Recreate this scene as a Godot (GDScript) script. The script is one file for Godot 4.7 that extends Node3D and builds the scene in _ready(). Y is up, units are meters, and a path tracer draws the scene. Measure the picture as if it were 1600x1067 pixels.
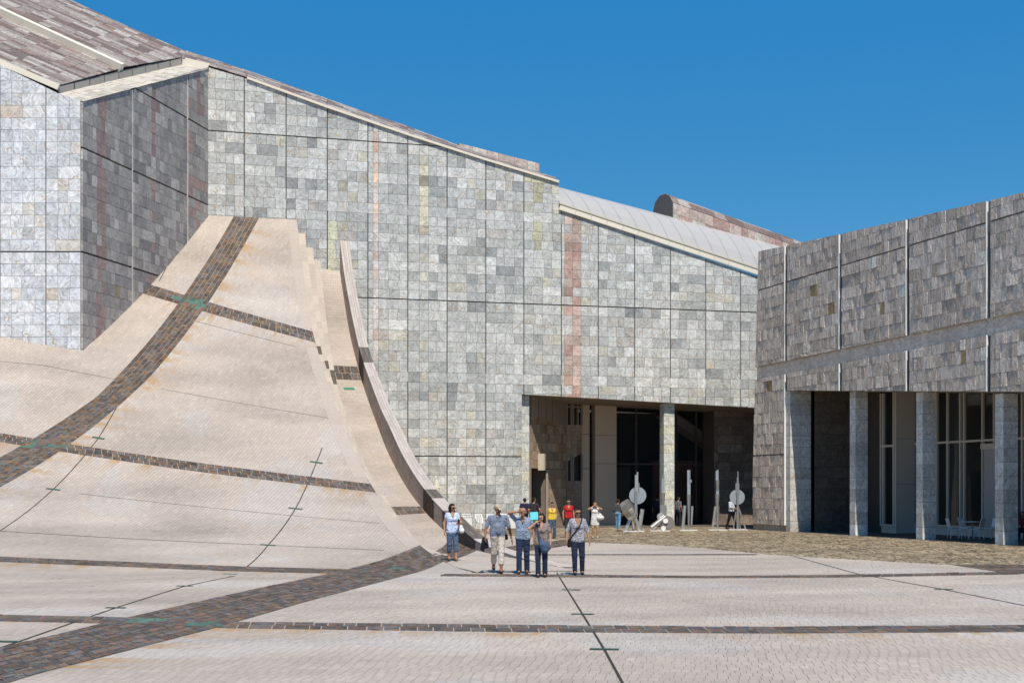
extends Node3D

const YAW := 16.26
var rng := RandomNumberGenerator.new()
var taken := {}
var M := {}
var cam_at := Vector3(0, 2.2, 73.9)
var noise_a := FastNoiseLite.new()
var noise_b := FastNoiseLite.new()
var noise_c := FastNoiseLite.new()

# ------------------------------------------------------------------ mesh builder
class MB:
	var v := PackedVector3Array()
	var n := PackedVector3Array()
	var c := PackedColorArray()
	var u := PackedVector2Array()
	var i := PackedInt32Array()
	func quad(a: Vector3, b: Vector3, d: Vector3, e: Vector3, col := Color.WHITE, o := Vector2.ZERO, us := 1.0) -> void:
		# a, b, d, e run counter-clockwise as seen from outside
		var nn := (b - a).cross(e - a) + (d - b).cross(a - b) * 0.001
		nn = nn.normalized()
		var k := v.size()
		v.append_array([a, b, d, e])
		n.append_array([nn, nn, nn, nn])
		c.append_array([col, col, col, col])
		var w := a.distance_to(b) * us
		var h := a.distance_to(e) * us
		u.append_array([o, o + Vector2(w, 0), o + Vector2(w, h), o + Vector2(0, h)])
		i.append_array([k, k + 2, k + 1, k, k + 3, k + 2])
	func box(t: Transform3D, s: Vector3, col := Color.WHITE, us := 1.0) -> void:
		var h := s / 2.0
		var p := func(x, y, z): return t * Vector3(x * h.x, y * h.y, z * h.z)
		quad(p.call(-1, -1, 1), p.call(1, -1, 1), p.call(1, 1, 1), p.call(-1, 1, 1), col, Vector2.ZERO, us)
		quad(p.call(1, -1, -1), p.call(-1, -1, -1), p.call(-1, 1, -1), p.call(1, 1, -1), col, Vector2.ZERO, us)
		quad(p.call(1, -1, 1), p.call(1, -1, -1), p.call(1, 1, -1), p.call(1, 1, 1), col, Vector2.ZERO, us)
		quad(p.call(-1, -1, -1), p.call(-1, -1, 1), p.call(-1, 1, 1), p.call(-1, 1, -1), col, Vector2.ZERO, us)
		quad(p.call(-1, 1, 1), p.call(1, 1, 1), p.call(1, 1, -1), p.call(-1, 1, -1), col, Vector2.ZERO, us)
		quad(p.call(-1, -1, -1), p.call(1, -1, -1), p.call(1, -1, 1), p.call(-1, -1, 1), col, Vector2.ZERO, us)
	func bx(lo: Vector3, hi: Vector3, col := Color.WHITE, us := 1.0) -> void:
		box(Transform3D(Basis(), (lo + hi) / 2.0), hi - lo, col, us)
	func beam(a: Vector3, b: Vector3, w: float, h: float, up := Vector3.UP, col := Color.WHITE) -> void:
		var z := (b - a).normalized()
		var x := up.cross(z).normalized()
		var y := z.cross(x)
		box(Transform3D(Basis(x, y, z), (a + b) / 2.0), Vector3(w, h, a.distance_to(b)), col)
	func tube(a: Vector3, b: Vector3, ra: float, rb: float, seg := 14, col := Color.WHITE) -> void:
		var z := (b - a).normalized()
		var x := (Vector3.UP if absf(z.y) < 0.9 else Vector3.RIGHT).cross(z).normalized()
		var y := z.cross(x)
		var k := v.size()
		for s in seg + 1:
			var t := TAU * s / seg
			var d := x * cos(t) + y * sin(t)
			v.append_array([a + d * ra, b + d * rb])
			n.append_array([d, d])
			c.append_array([col, col])
			u.append_array([Vector2(s / float(seg), 0), Vector2(s / float(seg), 1)])
		for s in seg:
			var q := k + s * 2
			i.append_array([q, q + 1, q + 2, q + 1, q + 3, q + 2])
		for e in 2:
			var o := a if e == 0 else b
			var r := ra if e == 0 else rb
			var nn := -z if e == 0 else z
			var m := v.size()
			v.append(o); n.append(nn); c.append(col); u.append(Vector2(0.5, 0.5))
			for s in seg + 1:
				var t := TAU * s / seg
				v.append(o + (x * cos(t) + y * sin(t)) * r)
				n.append(nn); c.append(col); u.append(Vector2(0.5, 0.5))
			for s in seg:
				if e == 0:
					i.append_array([m, m + 1 + s, m + 2 + s])
				else:
					i.append_array([m, m + 2 + s, m + 1 + s])
	func add(o: MB, t: Transform3D, col := Color.WHITE) -> void:
		var k := v.size()
		for q in o.v.size():
			v.append(t * o.v[q])
			n.append((t.basis * o.n[q]).normalized())
			c.append(o.c[q] * col)
			u.append(o.u[q])
		for q in o.i:
			i.append(q + k)
	func mesh(mat: Material) -> ArrayMesh:
		var a := []
		a.resize(Mesh.ARRAY_MAX)
		a[Mesh.ARRAY_VERTEX] = v
		a[Mesh.ARRAY_NORMAL] = n
		a[Mesh.ARRAY_COLOR] = c
		a[Mesh.ARRAY_TEX_UV] = u
		a[Mesh.ARRAY_INDEX] = i
		var m := ArrayMesh.new()
		m.add_surface_from_arrays(Mesh.PRIMITIVE_TRIANGLES, a)
		m.surface_set_material(0, mat)
		return m

# ------------------------------------------------------------------ nodes
func numbered(called: String) -> String:
	var k: int = taken.get(called, 0)
	taken[called] = k + 1
	return called if k == 0 else "%s_%03d" % [called, k]

func tag(o: Node, label: String, category := "", group := "", kind := "") -> Node:
	if label: o.set_meta("label", label)
	if category: o.set_meta("category", category)
	if group: o.set_meta("group", group)
	if kind: o.set_meta("kind", kind)
	return o

func thing(called: String, label: String, category: String, at := Vector3.ZERO, turn := 0.0, group := "") -> Node3D:
	var o := Node3D.new()
	o.name = numbered(called)
	o.position = at
	o.rotation.y = turn
	tag(o, label, category, group)
	add_child(o)
	return o

func part(called: String, mb: MB, mat: Material, parent: Node, kind := "") -> MeshInstance3D:
	var o := MeshInstance3D.new()
	o.name = called
	o.mesh = mb.mesh(mat)
	if kind: o.set_meta("kind", kind)
	parent.add_child(o, true)
	return o

func struct(called: String, mb: MB, mat: Material, label := "") -> MeshInstance3D:
	var o := MeshInstance3D.new()
	o.name = numbered(called)
	if mb: o.mesh = mb.mesh(mat)
	tag(o, label, "", "", "structure")
	add_child(o)
	return o

# ------------------------------------------------------------------ textures and materials
func gray_noise(freq: float, kind: int, sd: int, warp := 0.0, oct := 4, w := 512, h := 512) -> PackedByteArray:
	var f := FastNoiseLite.new()
	f.seed = sd
	f.noise_type = FastNoiseLite.TYPE_SIMPLEX_SMOOTH
	f.frequency = freq
	f.fractal_type = kind
	f.fractal_octaves = oct
	if warp > 0.0:
		f.domain_warp_enabled = true
		f.domain_warp_amplitude = warp
		f.domain_warp_frequency = freq * 0.8
		f.domain_warp_fractal_octaves = 3
	var im := f.get_seamless_image(w, h)
	im.convert(Image.FORMAT_L8)
	return im.get_data()

func tex(w: int, h: int, data: PackedByteArray, fmt := Image.FORMAT_L8, linear := true) -> ImageTexture:
	if fmt == Image.FORMAT_L8 and linear:
		data = data.duplicate()
		for k in data.size(): data[k] = int(pow(data[k] / 255.0, 1.0 / 2.2) * 255.0)
	var im := Image.create_from_data(w, h, false, fmt, data)
	if fmt == Image.FORMAT_L8:
		im.convert(Image.FORMAT_RGB8)
	return ImageTexture.create_from_image(im)

func mat(called: String, albedo := Color.WHITE, rough := 0.8, t: Texture2D = null, bump: Texture2D = null, bump_cm := 0.0) -> StandardMaterial3D:
	var m := StandardMaterial3D.new()
	m.resource_name = called
	m.albedo_color = albedo.linear_to_srgb()
	m.vertex_color_use_as_albedo = true
	m.roughness = rough
	m.metallic_specular = 0.35
	if t: m.albedo_texture = t
	if bump:
		m.heightmap_enabled = true
		m.heightmap_texture = bump
		m.heightmap_scale = bump_cm
	M[called] = m
	return m

func make_materials() -> void:
	var cloud := gray_noise(0.012, FastNoiseLite.FRACTAL_FBM, 3, 30.0)
	var vein := gray_noise(0.018, FastNoiseLite.FRACTAL_RIDGED, 7, 45.0, 5)
	var grain := gray_noise(0.25, FastNoiseLite.FRACTAL_FBM, 11, 0.0, 3)
	var n := 512 * 512
	var q := PackedByteArray()
	q.resize(n)
	for k in n:
		var x := 0.80 + (cloud[k] - 128) / 128.0 * 0.24
		var r := vein[k] / 255.0
		x -= pow(r, 3.0) * 0.42
		x += (1.0 - r) * (1.0 - r) * 0.22
		x += (grain[k] - 128) / 128.0 * 0.07
		q[k] = int(clampf(x, 0.05, 1.0) * 255)
	var q3 := PackedByteArray()
	q3.resize(n * 3)
	var s0 := FastNoiseLite.new()
	s0.seed = 77
	s0.noise_type = FastNoiseLite.TYPE_SIMPLEX_SMOOTH
	s0.frequency = 1.0
	s0.fractal_octaves = 3
	for y in 512:
		for x in 512:
			var wx := s0.get_noise_2d(x * 0.006, y * 0.006) * 60.0
			var wy := s0.get_noise_2d(x * 0.006 + 50.0, y * 0.006) * 60.0
			var a := s0.get_noise_2d((x + wx) * 0.035, (y + wy) * 0.007)
			var b := 1.0 - absf(s0.get_noise_2d((x + wx) * 0.022 + 20.0, (y + wy) * 0.0055)) * 3.0
			var k := y * 512 + x
			var e := 0.82 + a * 0.30 - pow(clampf(b, 0.0, 1.0), 3.0) * 0.22 + (cloud[k] - 128) / 128.0 * 0.12 + (grain[k] - 128) / 128.0 * 0.05
			q[k] = int(clampf(e, 0.05, 1.0) * 255)
			var ru := smoothstep(0.42, 0.62, s0.get_noise_2d((x + wx) * 0.018 + 200.0, (y + wy) * 0.010)) * 0.8
			var rd := smoothstep(0.45, 0.62, s0.get_noise_2d((x + wx) * 0.030 + 400.0, (y + wy) * 0.009)) * 0.7
			for ch in 3: q3[k * 3 + ch] = int(pow(clampf(e * lerpf(1.0, [0.92, 0.68, 0.42][ch], ru) * lerpf(1.0, [0.86, 0.60, 0.54][ch], rd), 0.02, 1.0), 1.0 / 2.2) * 255)
	var t_vein := tex(512, 512, q3, Image.FORMAT_RGB8)
	# split stone: streaks that run up the slab
	var s1 := FastNoiseLite.new()
	s1.seed = 5
	s1.noise_type = FastNoiseLite.TYPE_SIMPLEX_SMOOTH
	s1.frequency = 1.0
	s1.fractal_octaves = 4
	var qs := PackedByteArray()
	var qb := PackedByteArray()
	qs.resize(n)
	qb.resize(n)
	for y in 512:
		for x in 512:
			var wob := s1.get_noise_2d(x * 0.008 + 40.0, y * 0.012) * 26.0
			var a := s1.get_noise_2d((x + wob) * 0.030, y * 0.008)
			var b := s1.get_noise_2d((x + wob) * 0.013 + 90.0, y * 0.006)
			var cc := s1.get_noise_2d(x * 0.12, y * 0.09 + 33.0)
			var k := y * 512 + x
			qs[k] = int(clampf(0.78 + a * 0.26 + b * 0.16 + cc * 0.10, 0.05, 1.0) * 255)
			qb[k] = int(clampf(0.5 + a * 0.3 + b * 0.45 + cc * 0.14, 0.0, 1.0) * 255)
	var t_streak := tex(512, 512, qs)
	var t_streak_b := tex(512, 512, qb, Image.FORMAT_L8, false)
	# slate: brown, rust, blue grey, olive
	var n1 := gray_noise(0.010, FastNoiseLite.FRACTAL_FBM, 21, 50.0)
	var n2 := gray_noise(0.016, FastNoiseLite.FRACTAL_FBM, 22, 40.0)
	var n3 := gray_noise(0.05, FastNoiseLite.FRACTAL_RIDGED, 23, 20.0)
	var qc := PackedByteArray()
	qc.resize(n * 3)
	var c_brown := Color(0.45, 0.39, 0.33)
	var c_rust := Color(0.60, 0.41, 0.26)
	var c_blue := Color(0.42, 0.44, 0.455)
	var c_dark := Color(0.33, 0.31, 0.29)
	for k in n:
		var a := n1[k] / 255.0
		var b := n2[k] / 255.0
		var c := c_brown.lerp(c_blue, smoothstep(0.42, 0.58, a))
		c = c.lerp(c_rust, smoothstep(0.57, 0.72, b) * 0.8)
		c = c.lerp(c_dark, smoothstep(0.45, 0.25, b))
		var e := 0.85 + n3[k] / 255.0 * 0.3 + (grain[k] - 128) / 128.0 * 0.12
		qc[k * 3] = int(clampf(c.r * e, 0, 1) * 255)
		qc[k * 3 + 1] = int(clampf(c.g * e, 0, 1) * 255)
		qc[k * 3 + 2] = int(clampf(c.b * e, 0, 1) * 255)
	var t_slate := tex(512, 512, qc, Image.FORMAT_RGB8)
	var qg := PackedByteArray()
	qg.resize(n)
	for k in n:
		qg[k] = int(clampf(0.86 + (grain[k] - 128) / 128.0 * 0.16 + (cloud[k] - 128) / 128.0 * 0.07, 0, 1) * 255)
	var t_grain := tex(512, 512, qg)
	var t_grain_b := tex(512, 512, grain, Image.FORMAT_L8, false)
	mat("stone", Color.WHITE, 0.62, t_vein, t_vein, 0.5)
	mat("split", Color.WHITE, 0.85, t_streak, t_streak_b, 9.0)
	mat("streak", Color.WHITE, 0.7, t_streak, t_streak_b, 0.5)
	mat("slate", Color.WHITE, 0.6, t_slate, t_vein, 0.6)
	mat("paver", Color.WHITE, 0.85, t_grain, t_grain_b, 0.4)
	mat("plain", Color.WHITE, 0.7)
	mat("paint", Color.WHITE, 0.45)
	mat("cloth", Color.WHITE, 0.95)
	mat("skin", Color.WHITE, 0.55)
	mat("rough", Color.WHITE, 0.9, t_grain, t_grain_b, 0.8)
	var st := mat("steel", Color(0.72, 0.72, 0.71), 0.32, t_grain)
	st.metallic = 0.75
	var sd := mat("steel_dark", Color(0.50, 0.48, 0.45), 0.36, t_grain)
	sd.metallic = 0.75
	var g := mat("glass", Color(0.03, 0.04, 0.045), 0.04)
	g.albedo_color.a = 0.3
	g.transparency = BaseMaterial3D.TRANSPARENCY_ALPHA
	g.vertex_color_use_as_albedo = false
	# printed cloths
	var spot := gray_noise(0.055, FastNoiseLite.FRACTAL_FBM, 31, 0.0, 2)
	var qp := PackedByteArray()
	qp.resize(n * 3)
	for k in n:
		var a := smoothstep(0.44, 0.56, spot[k] / 255.0)
		qp[k * 3] = int(lerpf(92, 206, a))
		qp[k * 3 + 1] = int(lerpf(92, 203, a))
		qp[k * 3 + 2] = int(lerpf(108, 208, a))
	var pm := mat("printed", Color.WHITE, 0.95, tex(512, 512, qp, Image.FORMAT_RGB8))
	pm.uv1_triplanar = true
	pm.uv1_scale = Vector3.ONE * 1.3
	var qk := PackedByteArray()
	qk.resize(n * 3)
	for y in 512:
		for x in 512:
			var e := (0.5 if (x % 32) < 12 else 0.0) + (0.5 if (y % 32) < 12 else 0.0)
			var k := (y * 512 + x) * 3
			qk[k] = int(lerpf(176, 108, e))
			qk[k + 1] = int(lerpf(186, 124, e))
			qk[k + 2] = int(lerpf(206, 160, e))
	var km := mat("checked", Color.WHITE, 0.95, tex(512, 512, qk, Image.FORMAT_RGB8))
	km.uv1_triplanar = true
	km.uv1_scale = Vector3.ONE * 2.0
	var jm := mat("denim", Color.WHITE, 0.95, t_grain)
	jm.uv1_triplanar = true
	jm.uv1_scale = Vector3.ONE * 1.5
	# creases in the clothes
	var fold := gray_noise(0.012, FastNoiseLite.FRACTAL_FBM, 41, 60.0, 3)
	var t_fold := tex(512, 512, fold, Image.FORMAT_L8, false)
	for called in ["cloth", "checked", "printed", "denim"]:
		var m: StandardMaterial3D = M[called]
		m.uv1_triplanar = true
		if called == "cloth": m.uv1_scale = Vector3.ONE * 1.6
		m.heightmap_enabled = true
		m.heightmap_texture = t_fold
		m.heightmap_scale = 4.0

# ------------------------------------------------------------------ the lie of the land
func hill(z: float) -> float:
	var q := maxf(0.0, 37.6 - z)
	return 0.01132 * q * q

func table(z: float, zs: Array, hs: Array) -> float:
	if z <= zs[0]:
		return hs[0] + (zs[0] - z) * (hs[0] - hs[1]) / (zs[1] - zs[0])
	for k in range(1, zs.size()):
		if z <= zs[k]:
			var d: float = zs[k] - zs[k - 1]
			var s: float = (hs[k] - hs[k - 1]) / d
			var m0: float = (hs[k] - hs[k - 2]) / (zs[k] - zs[k - 2]) if k > 1 else s
			var m1: float = (hs[k + 1] - hs[k - 1]) / (zs[k + 1] - zs[k - 1]) if k < zs.size() - 1 else s
			var t: float = (z - zs[k - 1]) / d
			return hs[k - 1] * (2 * t * t * t - 3 * t * t + 1) + m0 * d * (t * t * t - 2 * t * t + t) + hs[k] * (3 * t * t - 2 * t * t * t) + m1 * d * (t * t * t - t * t)
	return hs[-1]

const TZ := [0.0, 1.5, 3.03, 4.7, 6.41, 8.1, 9.81, 12.2, 14.67, 16.5, 18.41, 20.6, 22.86, 25.35, 27.7, 33.0, 38.0]
const TH := [13.5, 11.62, 9.92, 8.55, 7.29, 6.25, 5.3, 4.0, 2.93, 2.26, 1.69, 1.15, 0.7, 0.28, 0.12, 0.06, 0.02]
const PZ := [0.12, 1.4, 2.84, 4.2, 5.55, 7.2, 8.87, 11.0, 13.31, 15.2, 17.21, 19.0, 20.88, 23.26, 25.5, 27.7, 30.5, 33.0, 36.5]
const PH := [14.93, 13.1, 11.54, 10.22, 9.04, 7.93, 6.96, 5.78, 4.73, 3.82, 3.03, 2.42, 1.88, 1.32, 0.83, 0.45, 0.24, 0.13, 0.03]
func trough(z: float) -> float: return table(z, TZ, TH)
func parapet_top(z: float) -> float: return maxf(table(z, PZ, PH), 0.02)
const STEP_X := [9.5, 9.93, 10.33, 10.7]
const STEP_W := [0.0, 0.27, 0.55, 0.80]
func edge_x(z: float) -> float: return 9.5 + 0.5 * maxf(0.0, 1.0 - z / 9.0)
func step_top(k: int, z: float) -> float: return lerpf(hill(z), trough(z) + 0.012, lerpf(STEP_W[k], 1.0, smoothstep(19.0, 30.0, z)))

func ground(x: float, z: float) -> float:
	if x < edge_x(z):
		return hill(z)
	if x < 12.23 and z < 38.0:
		return trough(z)
	return 0.0

func in_view(x: float, y: float, z: float, m := 130.0) -> bool:
	var q := Vector3(x, y, z) - cam_at
	var d := 0.28 * q.x - 0.96 * q.z
	if d < 12.0: return false
	var px := 800.0 + 2240.0 * (0.96 * q.x + 0.28 * q.z) / d
	var py := 762.0 - 2240.0 * q.y / d
	return px > -m and px < 1600.0 + m and py < 1067.0 + m

# colours that the paving keeps wherever the light falls: patches, streaks, rust below the slate bands
var rust_lines := []
func paving_tone(x: float, z: float) -> Color:
	var a := noise_a.get_noise_2d(x * 0.35, z * 0.9)
	var b := noise_b.get_noise_2d(x * 0.8, z * 0.5)
	var e := 0.505 * (1.0 + a * 0.24 + b * 0.13 + rng.randfn(0.0, 0.035))
	var c := Color(e * 1.04, e * 0.885, e * 0.755)
	if b > 0.28: c = c.lerp(Color(e * 1.0, e * 0.93, e * 0.87), 0.5)
	for l in rust_lines:
		var p: Vector2 = l[0]
		var q: Vector2 = l[1]
		var t := clampf((Vector2(x, z) - p).dot(q - p) / (q - p).length_squared(), 0.0, 1.0)
		var f := p.lerp(q, t)
		var d := Vector2(x, z) - f
		var side := (q - p).cross(d)
		if d.length() < 1.6 and side * l[2] > 0.0:
			var s := exp(-d.length() / 0.5) * smoothstep(-0.1, 0.45, noise_c.get_noise_2d(f.x * 2.2, f.y * 2.2) + rng.randfn(0, 0.12))
			c = c.lerp(Color(0.50, 0.29, 0.10), clampf(s * 0.85, 0, 0.8))
	return c

# ------------------------------------------------------------------ slabs on walls and roofs
var slabs: Array = []

func slab(pts: PackedVector3Array, nn: Vector3, th: float, col: Color, us := 0.42) -> void:
	var mid := Vector3.ZERO
	for p in pts: mid += p
	mid /= pts.size()
	var area := Vector3.ZERO
	for k in range(1, pts.size() - 1):
		area += (pts[k] - pts[0]).cross(pts[k + 1] - pts[0]) * 0.5
	var to := cam_at - mid
	var seen := absf(area.dot(to.normalized())) / to.length_squared()
	if not in_view(mid.x, mid.y, mid.z, 10.0): seen *= 0.001
	slabs.append({"p": pts, "n": nn, "th": th, "c": col, "s": seen, "us": us, "o": Vector2(rng.randf(), rng.randf()), "turn": rng.randf() * TAU})

func slab_into(mb: MB, s: Dictionary, turned := true) -> void:
	var pts: PackedVector3Array = s.p
	var nn: Vector3 = s.n
	var ux := (pts[1] - pts[0]).normalized()
	var uy := nn.cross(ux)
	var k := mb.v.size()
	var cnt := pts.size()
	var th: float = s.th
	var tk: float = s.get("tilt", 0.006)
	var ta := rng.randf_range(-tk, tk)
	var tb := rng.randf_range(-tk, tk) * (0.4 if tk > 0.01 else 1.0)
	nn = (nn - ux * ta - uy * tb).normalized()
	var n0: Vector3 = s.n
	var top := PackedVector3Array()
	var rot: float = s.turn if turned else 0.0
	var flat := PackedVector2Array()
	for p in pts:
		var d := p - pts[0]
		var q := Vector2(d.dot(ux), d.dot(uy))
		flat.append(q)
		var w := p + n0 * (th + q.x * ta + q.y * tb)
		top.append(w)
		mb.v.append(w); mb.n.append(nn); mb.c.append(s.c); mb.u.append(q.rotated(rot) * s.us + s.o)
	if cnt == 4:
		mb.i.append_array([k, k + 2, k + 1, k, k + 3, k + 2])
	else:
		var tr := Geometry2D.triangulate_polygon(flat)
		for q in range(0, tr.size(), 3):
			var a := flat[tr[q]]
			var flip := (flat[tr[q + 1]] - a).cross(flat[tr[q + 2]] - a) > 0.0
			mb.i.append_array([k + tr[q], k + tr[q + 2] if flip else k + tr[q + 1], k + tr[q + 1] if flip else k + tr[q + 2]])
	for q in cnt:
		var r := (q + 1) % cnt
		mb.quad(pts[q], pts[r], top[r], top[q], s.c, s.o, s.us)

# the largest-looking slabs become pieces of their own, the rest one joined part
func lay_slabs(called: String, m: Material, parent: Node, most := 300, turned := true) -> void:
	slabs.sort_custom(func(a, b): return a.s > b.s)
	var rest := MB.new()
	for k in slabs.size():
		if k < most:
			var mb := MB.new()
			slab_into(mb, slabs[k], turned)
			part(called, mb, m, parent)
		else:
			slab_into(rest, slabs[k], turned)
	if rest.v.size(): part(called + "s", rest, m, parent, "stuff")
	slabs = []

class Frame:
	var o: Vector3
	var u: Vector3
	var w: Vector3
	var n: Vector3
	func _init(a: Vector3, b: Vector3, d := Vector3.UP):
		o = a; u = b.normalized(); w = d.normalized(); n = u.cross(w).normalized()
	func at(p: Vector2, h := 0.0) -> Vector3: return o + u * p.x + w * p.y + n * h

# rows: [bottom, top, joints open here]; breaks: [u, width of the open joint]
func lay(fr: Frame, outline: PackedVector2Array, rows: Array, breaks: Array, width: float, th: float, pal: Callable, us := 0.42, gap := 0.013) -> void:
	for row in rows:
		for b in breaks.size() - 1:
			var g0: float = breaks[b][1] if row[2] else 0.0
			var g1: float = breaks[b + 1][1] if row[2] else 0.0
			var a0: float = breaks[b][0] + g0 / 2.0
			var a1: float = breaks[b + 1][0] - g1 / 2.0
			var cnt := maxi(1, roundi((a1 - a0) / width))
			var cuts := [a0]
			var q := 1
			while q < cnt:
				if rng.randf() > 0.16:
					cuts.append(lerpf(a0, a1, (q + rng.randf_range(-0.2, 0.2) * (1.0 if rng.randf() < 0.6 else 0.15)) / cnt))
				q += 1
			cuts.append(a1)
			for k in cuts.size() - 1:
				var lo := Vector2(cuts[k] + gap / 2, row[0] + gap / 2)
				var hi := Vector2(cuts[k + 1] - gap / 2, row[1] - gap / 2)
				if hi.x - lo.x < 0.03: continue
				var rect := PackedVector2Array([lo, Vector2(hi.x, lo.y), hi, Vector2(lo.x, hi.y)])
				var col: Color = pal.call((lo + hi) / 2.0)
				for piece in Geometry2D.intersect_polygons(rect, outline):
					if piece.size() < 3 or Geometry2D.is_polygon_clockwise(piece) and piece.size() < 3: continue
					var pc: PackedVector2Array = piece
					if (pc[1] - pc[0]).cross(pc[2] - pc[1]) < 0.0: pc.reverse()
					var pts := PackedVector3Array()
					for p in pc: pts.append(fr.at(p))
					slab(pts, fr.n, th + rng.randf_range(-0.004, 0.004), col, us)

func rows_between(levels: Array, step: float, joint := 0.05, closed: Array = []) -> Array:
	var out := []
	for k in levels.size() - 1:
		var a: float = levels[k]
		var b: float = levels[k + 1]
		var cnt := roundi((b - a) / step)
		for q in cnt:
			var lo := lerpf(a, b, q / float(cnt))
			var hi := lerpf(a, b, (q + 1) / float(cnt))
			var shut: bool = q == 0 and closed.has(levels[k])
			if q == 0 and k > 0 and not closed.has(levels[k]): lo += joint / 2
			if q == cnt - 1 and k < levels.size() - 2 and not closed.has(levels[k + 1]): hi -= joint / 2
			out.append([lo, hi, not shut])
	return out

# a bilinear patch a b d e (counter-clockwise from outside) cut into rows of slabs
func patch(a: Vector3, b: Vector3, d: Vector3, e: Vector3, rows: int, along: float, th: float, pal: Callable, us := 0.42, gap := 0.015, even := false) -> void:
	var ln := a.distance_to(b)
	for r in rows:
		var t0 := r / float(rows)
		var t1 := (r + 1) / float(rows)
		var s := 0.0 if even else -rng.randf() * along
		while s < ln - 0.01:
			var w := along if even else along * rng.randf_range(0.55, 1.5)
			var s0 := clampf(s / ln, 0, 1)
			var s1 := clampf((s + w) / ln, 0, 1)
			s += w
			if (s1 - s0) * ln < 0.04: continue
			var g := gap / 2 / ln
			var gv := gap / 2 / maxf(a.distance_to(e), 0.1)
			var f := func(x, y): return a.lerp(b, x).lerp(e.lerp(d, x), y)
			var p := PackedVector3Array([f.call(s0 + g, t0 + gv), f.call(s1 - g, t0 + gv), f.call(s1 - g, t1 - gv), f.call(s0 + g, t1 - gv)])
			var nn := (p[1] - p[0]).cross(p[3] - p[0]).normalized()
			slab(p, nn, th + rng.randf_range(-0.006, 0.006), pal.call(Vector2((s0 + s1) / 2 * ln, t0)), us)

func pick(list: Array) -> Color:
	var r := rng.randf()
	for l in list:
		r -= l[0]
		if r <= 0.0: return l[1]
	return list[0][1]

func vary(c: Color, k := 0.08) -> Color:
	var e := 1.0 + rng.randfn(0.0, k)
	return Color(c.r * e, c.g * e, c.b * e)

func _ready() -> void:
	rng.seed = 20240611
	noise_a.seed = 4; noise_a.frequency = 0.35; noise_a.fractal_octaves = 4
	noise_b.seed = 9; noise_b.frequency = 0.22; noise_b.fractal_octaves = 3
	noise_c.seed = 14; noise_c.frequency = 0.6; noise_c.fractal_octaves = 3
	var cam := Camera3D.new()
	cam.name = "camera"
	cam.projection = Camera3D.PROJECTION_FRUSTUM
	cam.near = 0.5
	cam.far = 900.0
	cam.size = 0.5 * 1067.0 / 2240.0
	cam.frustum_offset = Vector2(0, 0.5 * 228.5 / 2240.0)
	cam.position = cam_at
	cam.rotation_degrees.y = -YAW
	add_child(cam)
	var env := Environment.new()
	env.background_mode = Environment.BG_SKY
	var sm := ProceduralSkyMaterial.new()
	sm.sky_top_color = Color(0.12, 0.455, 0.70)
	sm.sky_horizon_color = Color(0.52, 0.77, 0.87)
	sm.sky_curve = 0.075
	sm.ground_bottom_color = Color(0.42, 0.39, 0.36)
	sm.ground_horizon_color = Color(0.55, 0.56, 0.56)
	sm.sun_angle_max = 30.0
	sm.sun_curve = 0.15
	var sky := Sky.new()
	sky.sky_material = sm
	env.sky = sky
	env.background_energy_multiplier = 1.0
	env.tonemap_mode = Environment.TONE_MAPPER_LINEAR
	env.tonemap_exposure = 1.2
	env.sdfgi_enabled = true
	env.ssao_enabled = true
	env.ssil_enabled = true
	var we := WorldEnvironment.new()
	we.environment = env
	we.name = "environment"
	add_child(we)
	var sun := DirectionalLight3D.new()
	sun.name = "sun"
	sun.light_energy = 1.3
	sun.light_color = Color(1.0, 0.96, 0.90)
	sun.light_angular_distance = 0.5
	sun.shadow_enabled = true
	sun.look_at_from_position(Vector3.ZERO, Vector3(0.08, -1.0, -0.66))
	add_child(sun)

	make_materials()
	build_ground()
	build_library()
	build_parapet()
	build_cafe_block()
	build_sculptures()
	build_furniture()
	build_people()

# ------------------------------------------------------------------ plaza, hill, paving bands
const U := Vector2(0.918, 0.397)
const W := Vector2(-0.397, 0.918)
var cobble_edge := PackedVector2Array()
var band_polys: Array = []

func inside_building(x: float, z: float) -> bool:
	if z < 11.2 and x > -0.6 and x < 5.42 - 0.5403 * z: return true
	if x <= -0.5 and z < 11.05 + 0.2917 * (x + 0.55): return true
	return z < 0.0 or (x > 33.1 and z > 5.0)

func paver(mb: MB, p: PackedVector2Array, gy: Callable, col: Color, lift := 0.0) -> void:
	var t := PackedVector3Array()
	for q in p: t.append(Vector3(q.x, gy.call(q.x, q.y) + lift, q.y))
	# p runs counter-clockwise seen from above
	mb.quad(t[0], t[1], t[2], t[3], col, Vector2(rng.randf(), rng.randf()), 0.9)
	var dn := Vector3(0, -0.02, 0)
	for k in 4:
		var a := t[k]
		var b := t[(k + 1) % 4]
		mb.quad(a + dn, b + dn, b, a, col)

func along_band(e: Array, t: float) -> Vector2:
	var tot := 0.0
	for k in e.size() - 1: tot += e[k].distance_to(e[k + 1])
	var s := t * tot
	for k in e.size() - 1:
		var l: float = e[k].distance_to(e[k + 1])
		if s <= l or k == e.size() - 2: return e[k].lerp(e[k + 1], s / l)
		s -= l
	return e[-1]

var copper_spots := [Vector2(3.92, 6.63), Vector2(4.61, 7.06), Vector2(-2.25, 19.35), Vector2(-1.31, 19.6), Vector2(0.85, 49.46), Vector2(1.72, 50.3), Vector2(6.97, 36.85), Vector2(7.83, 35.98)]

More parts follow.
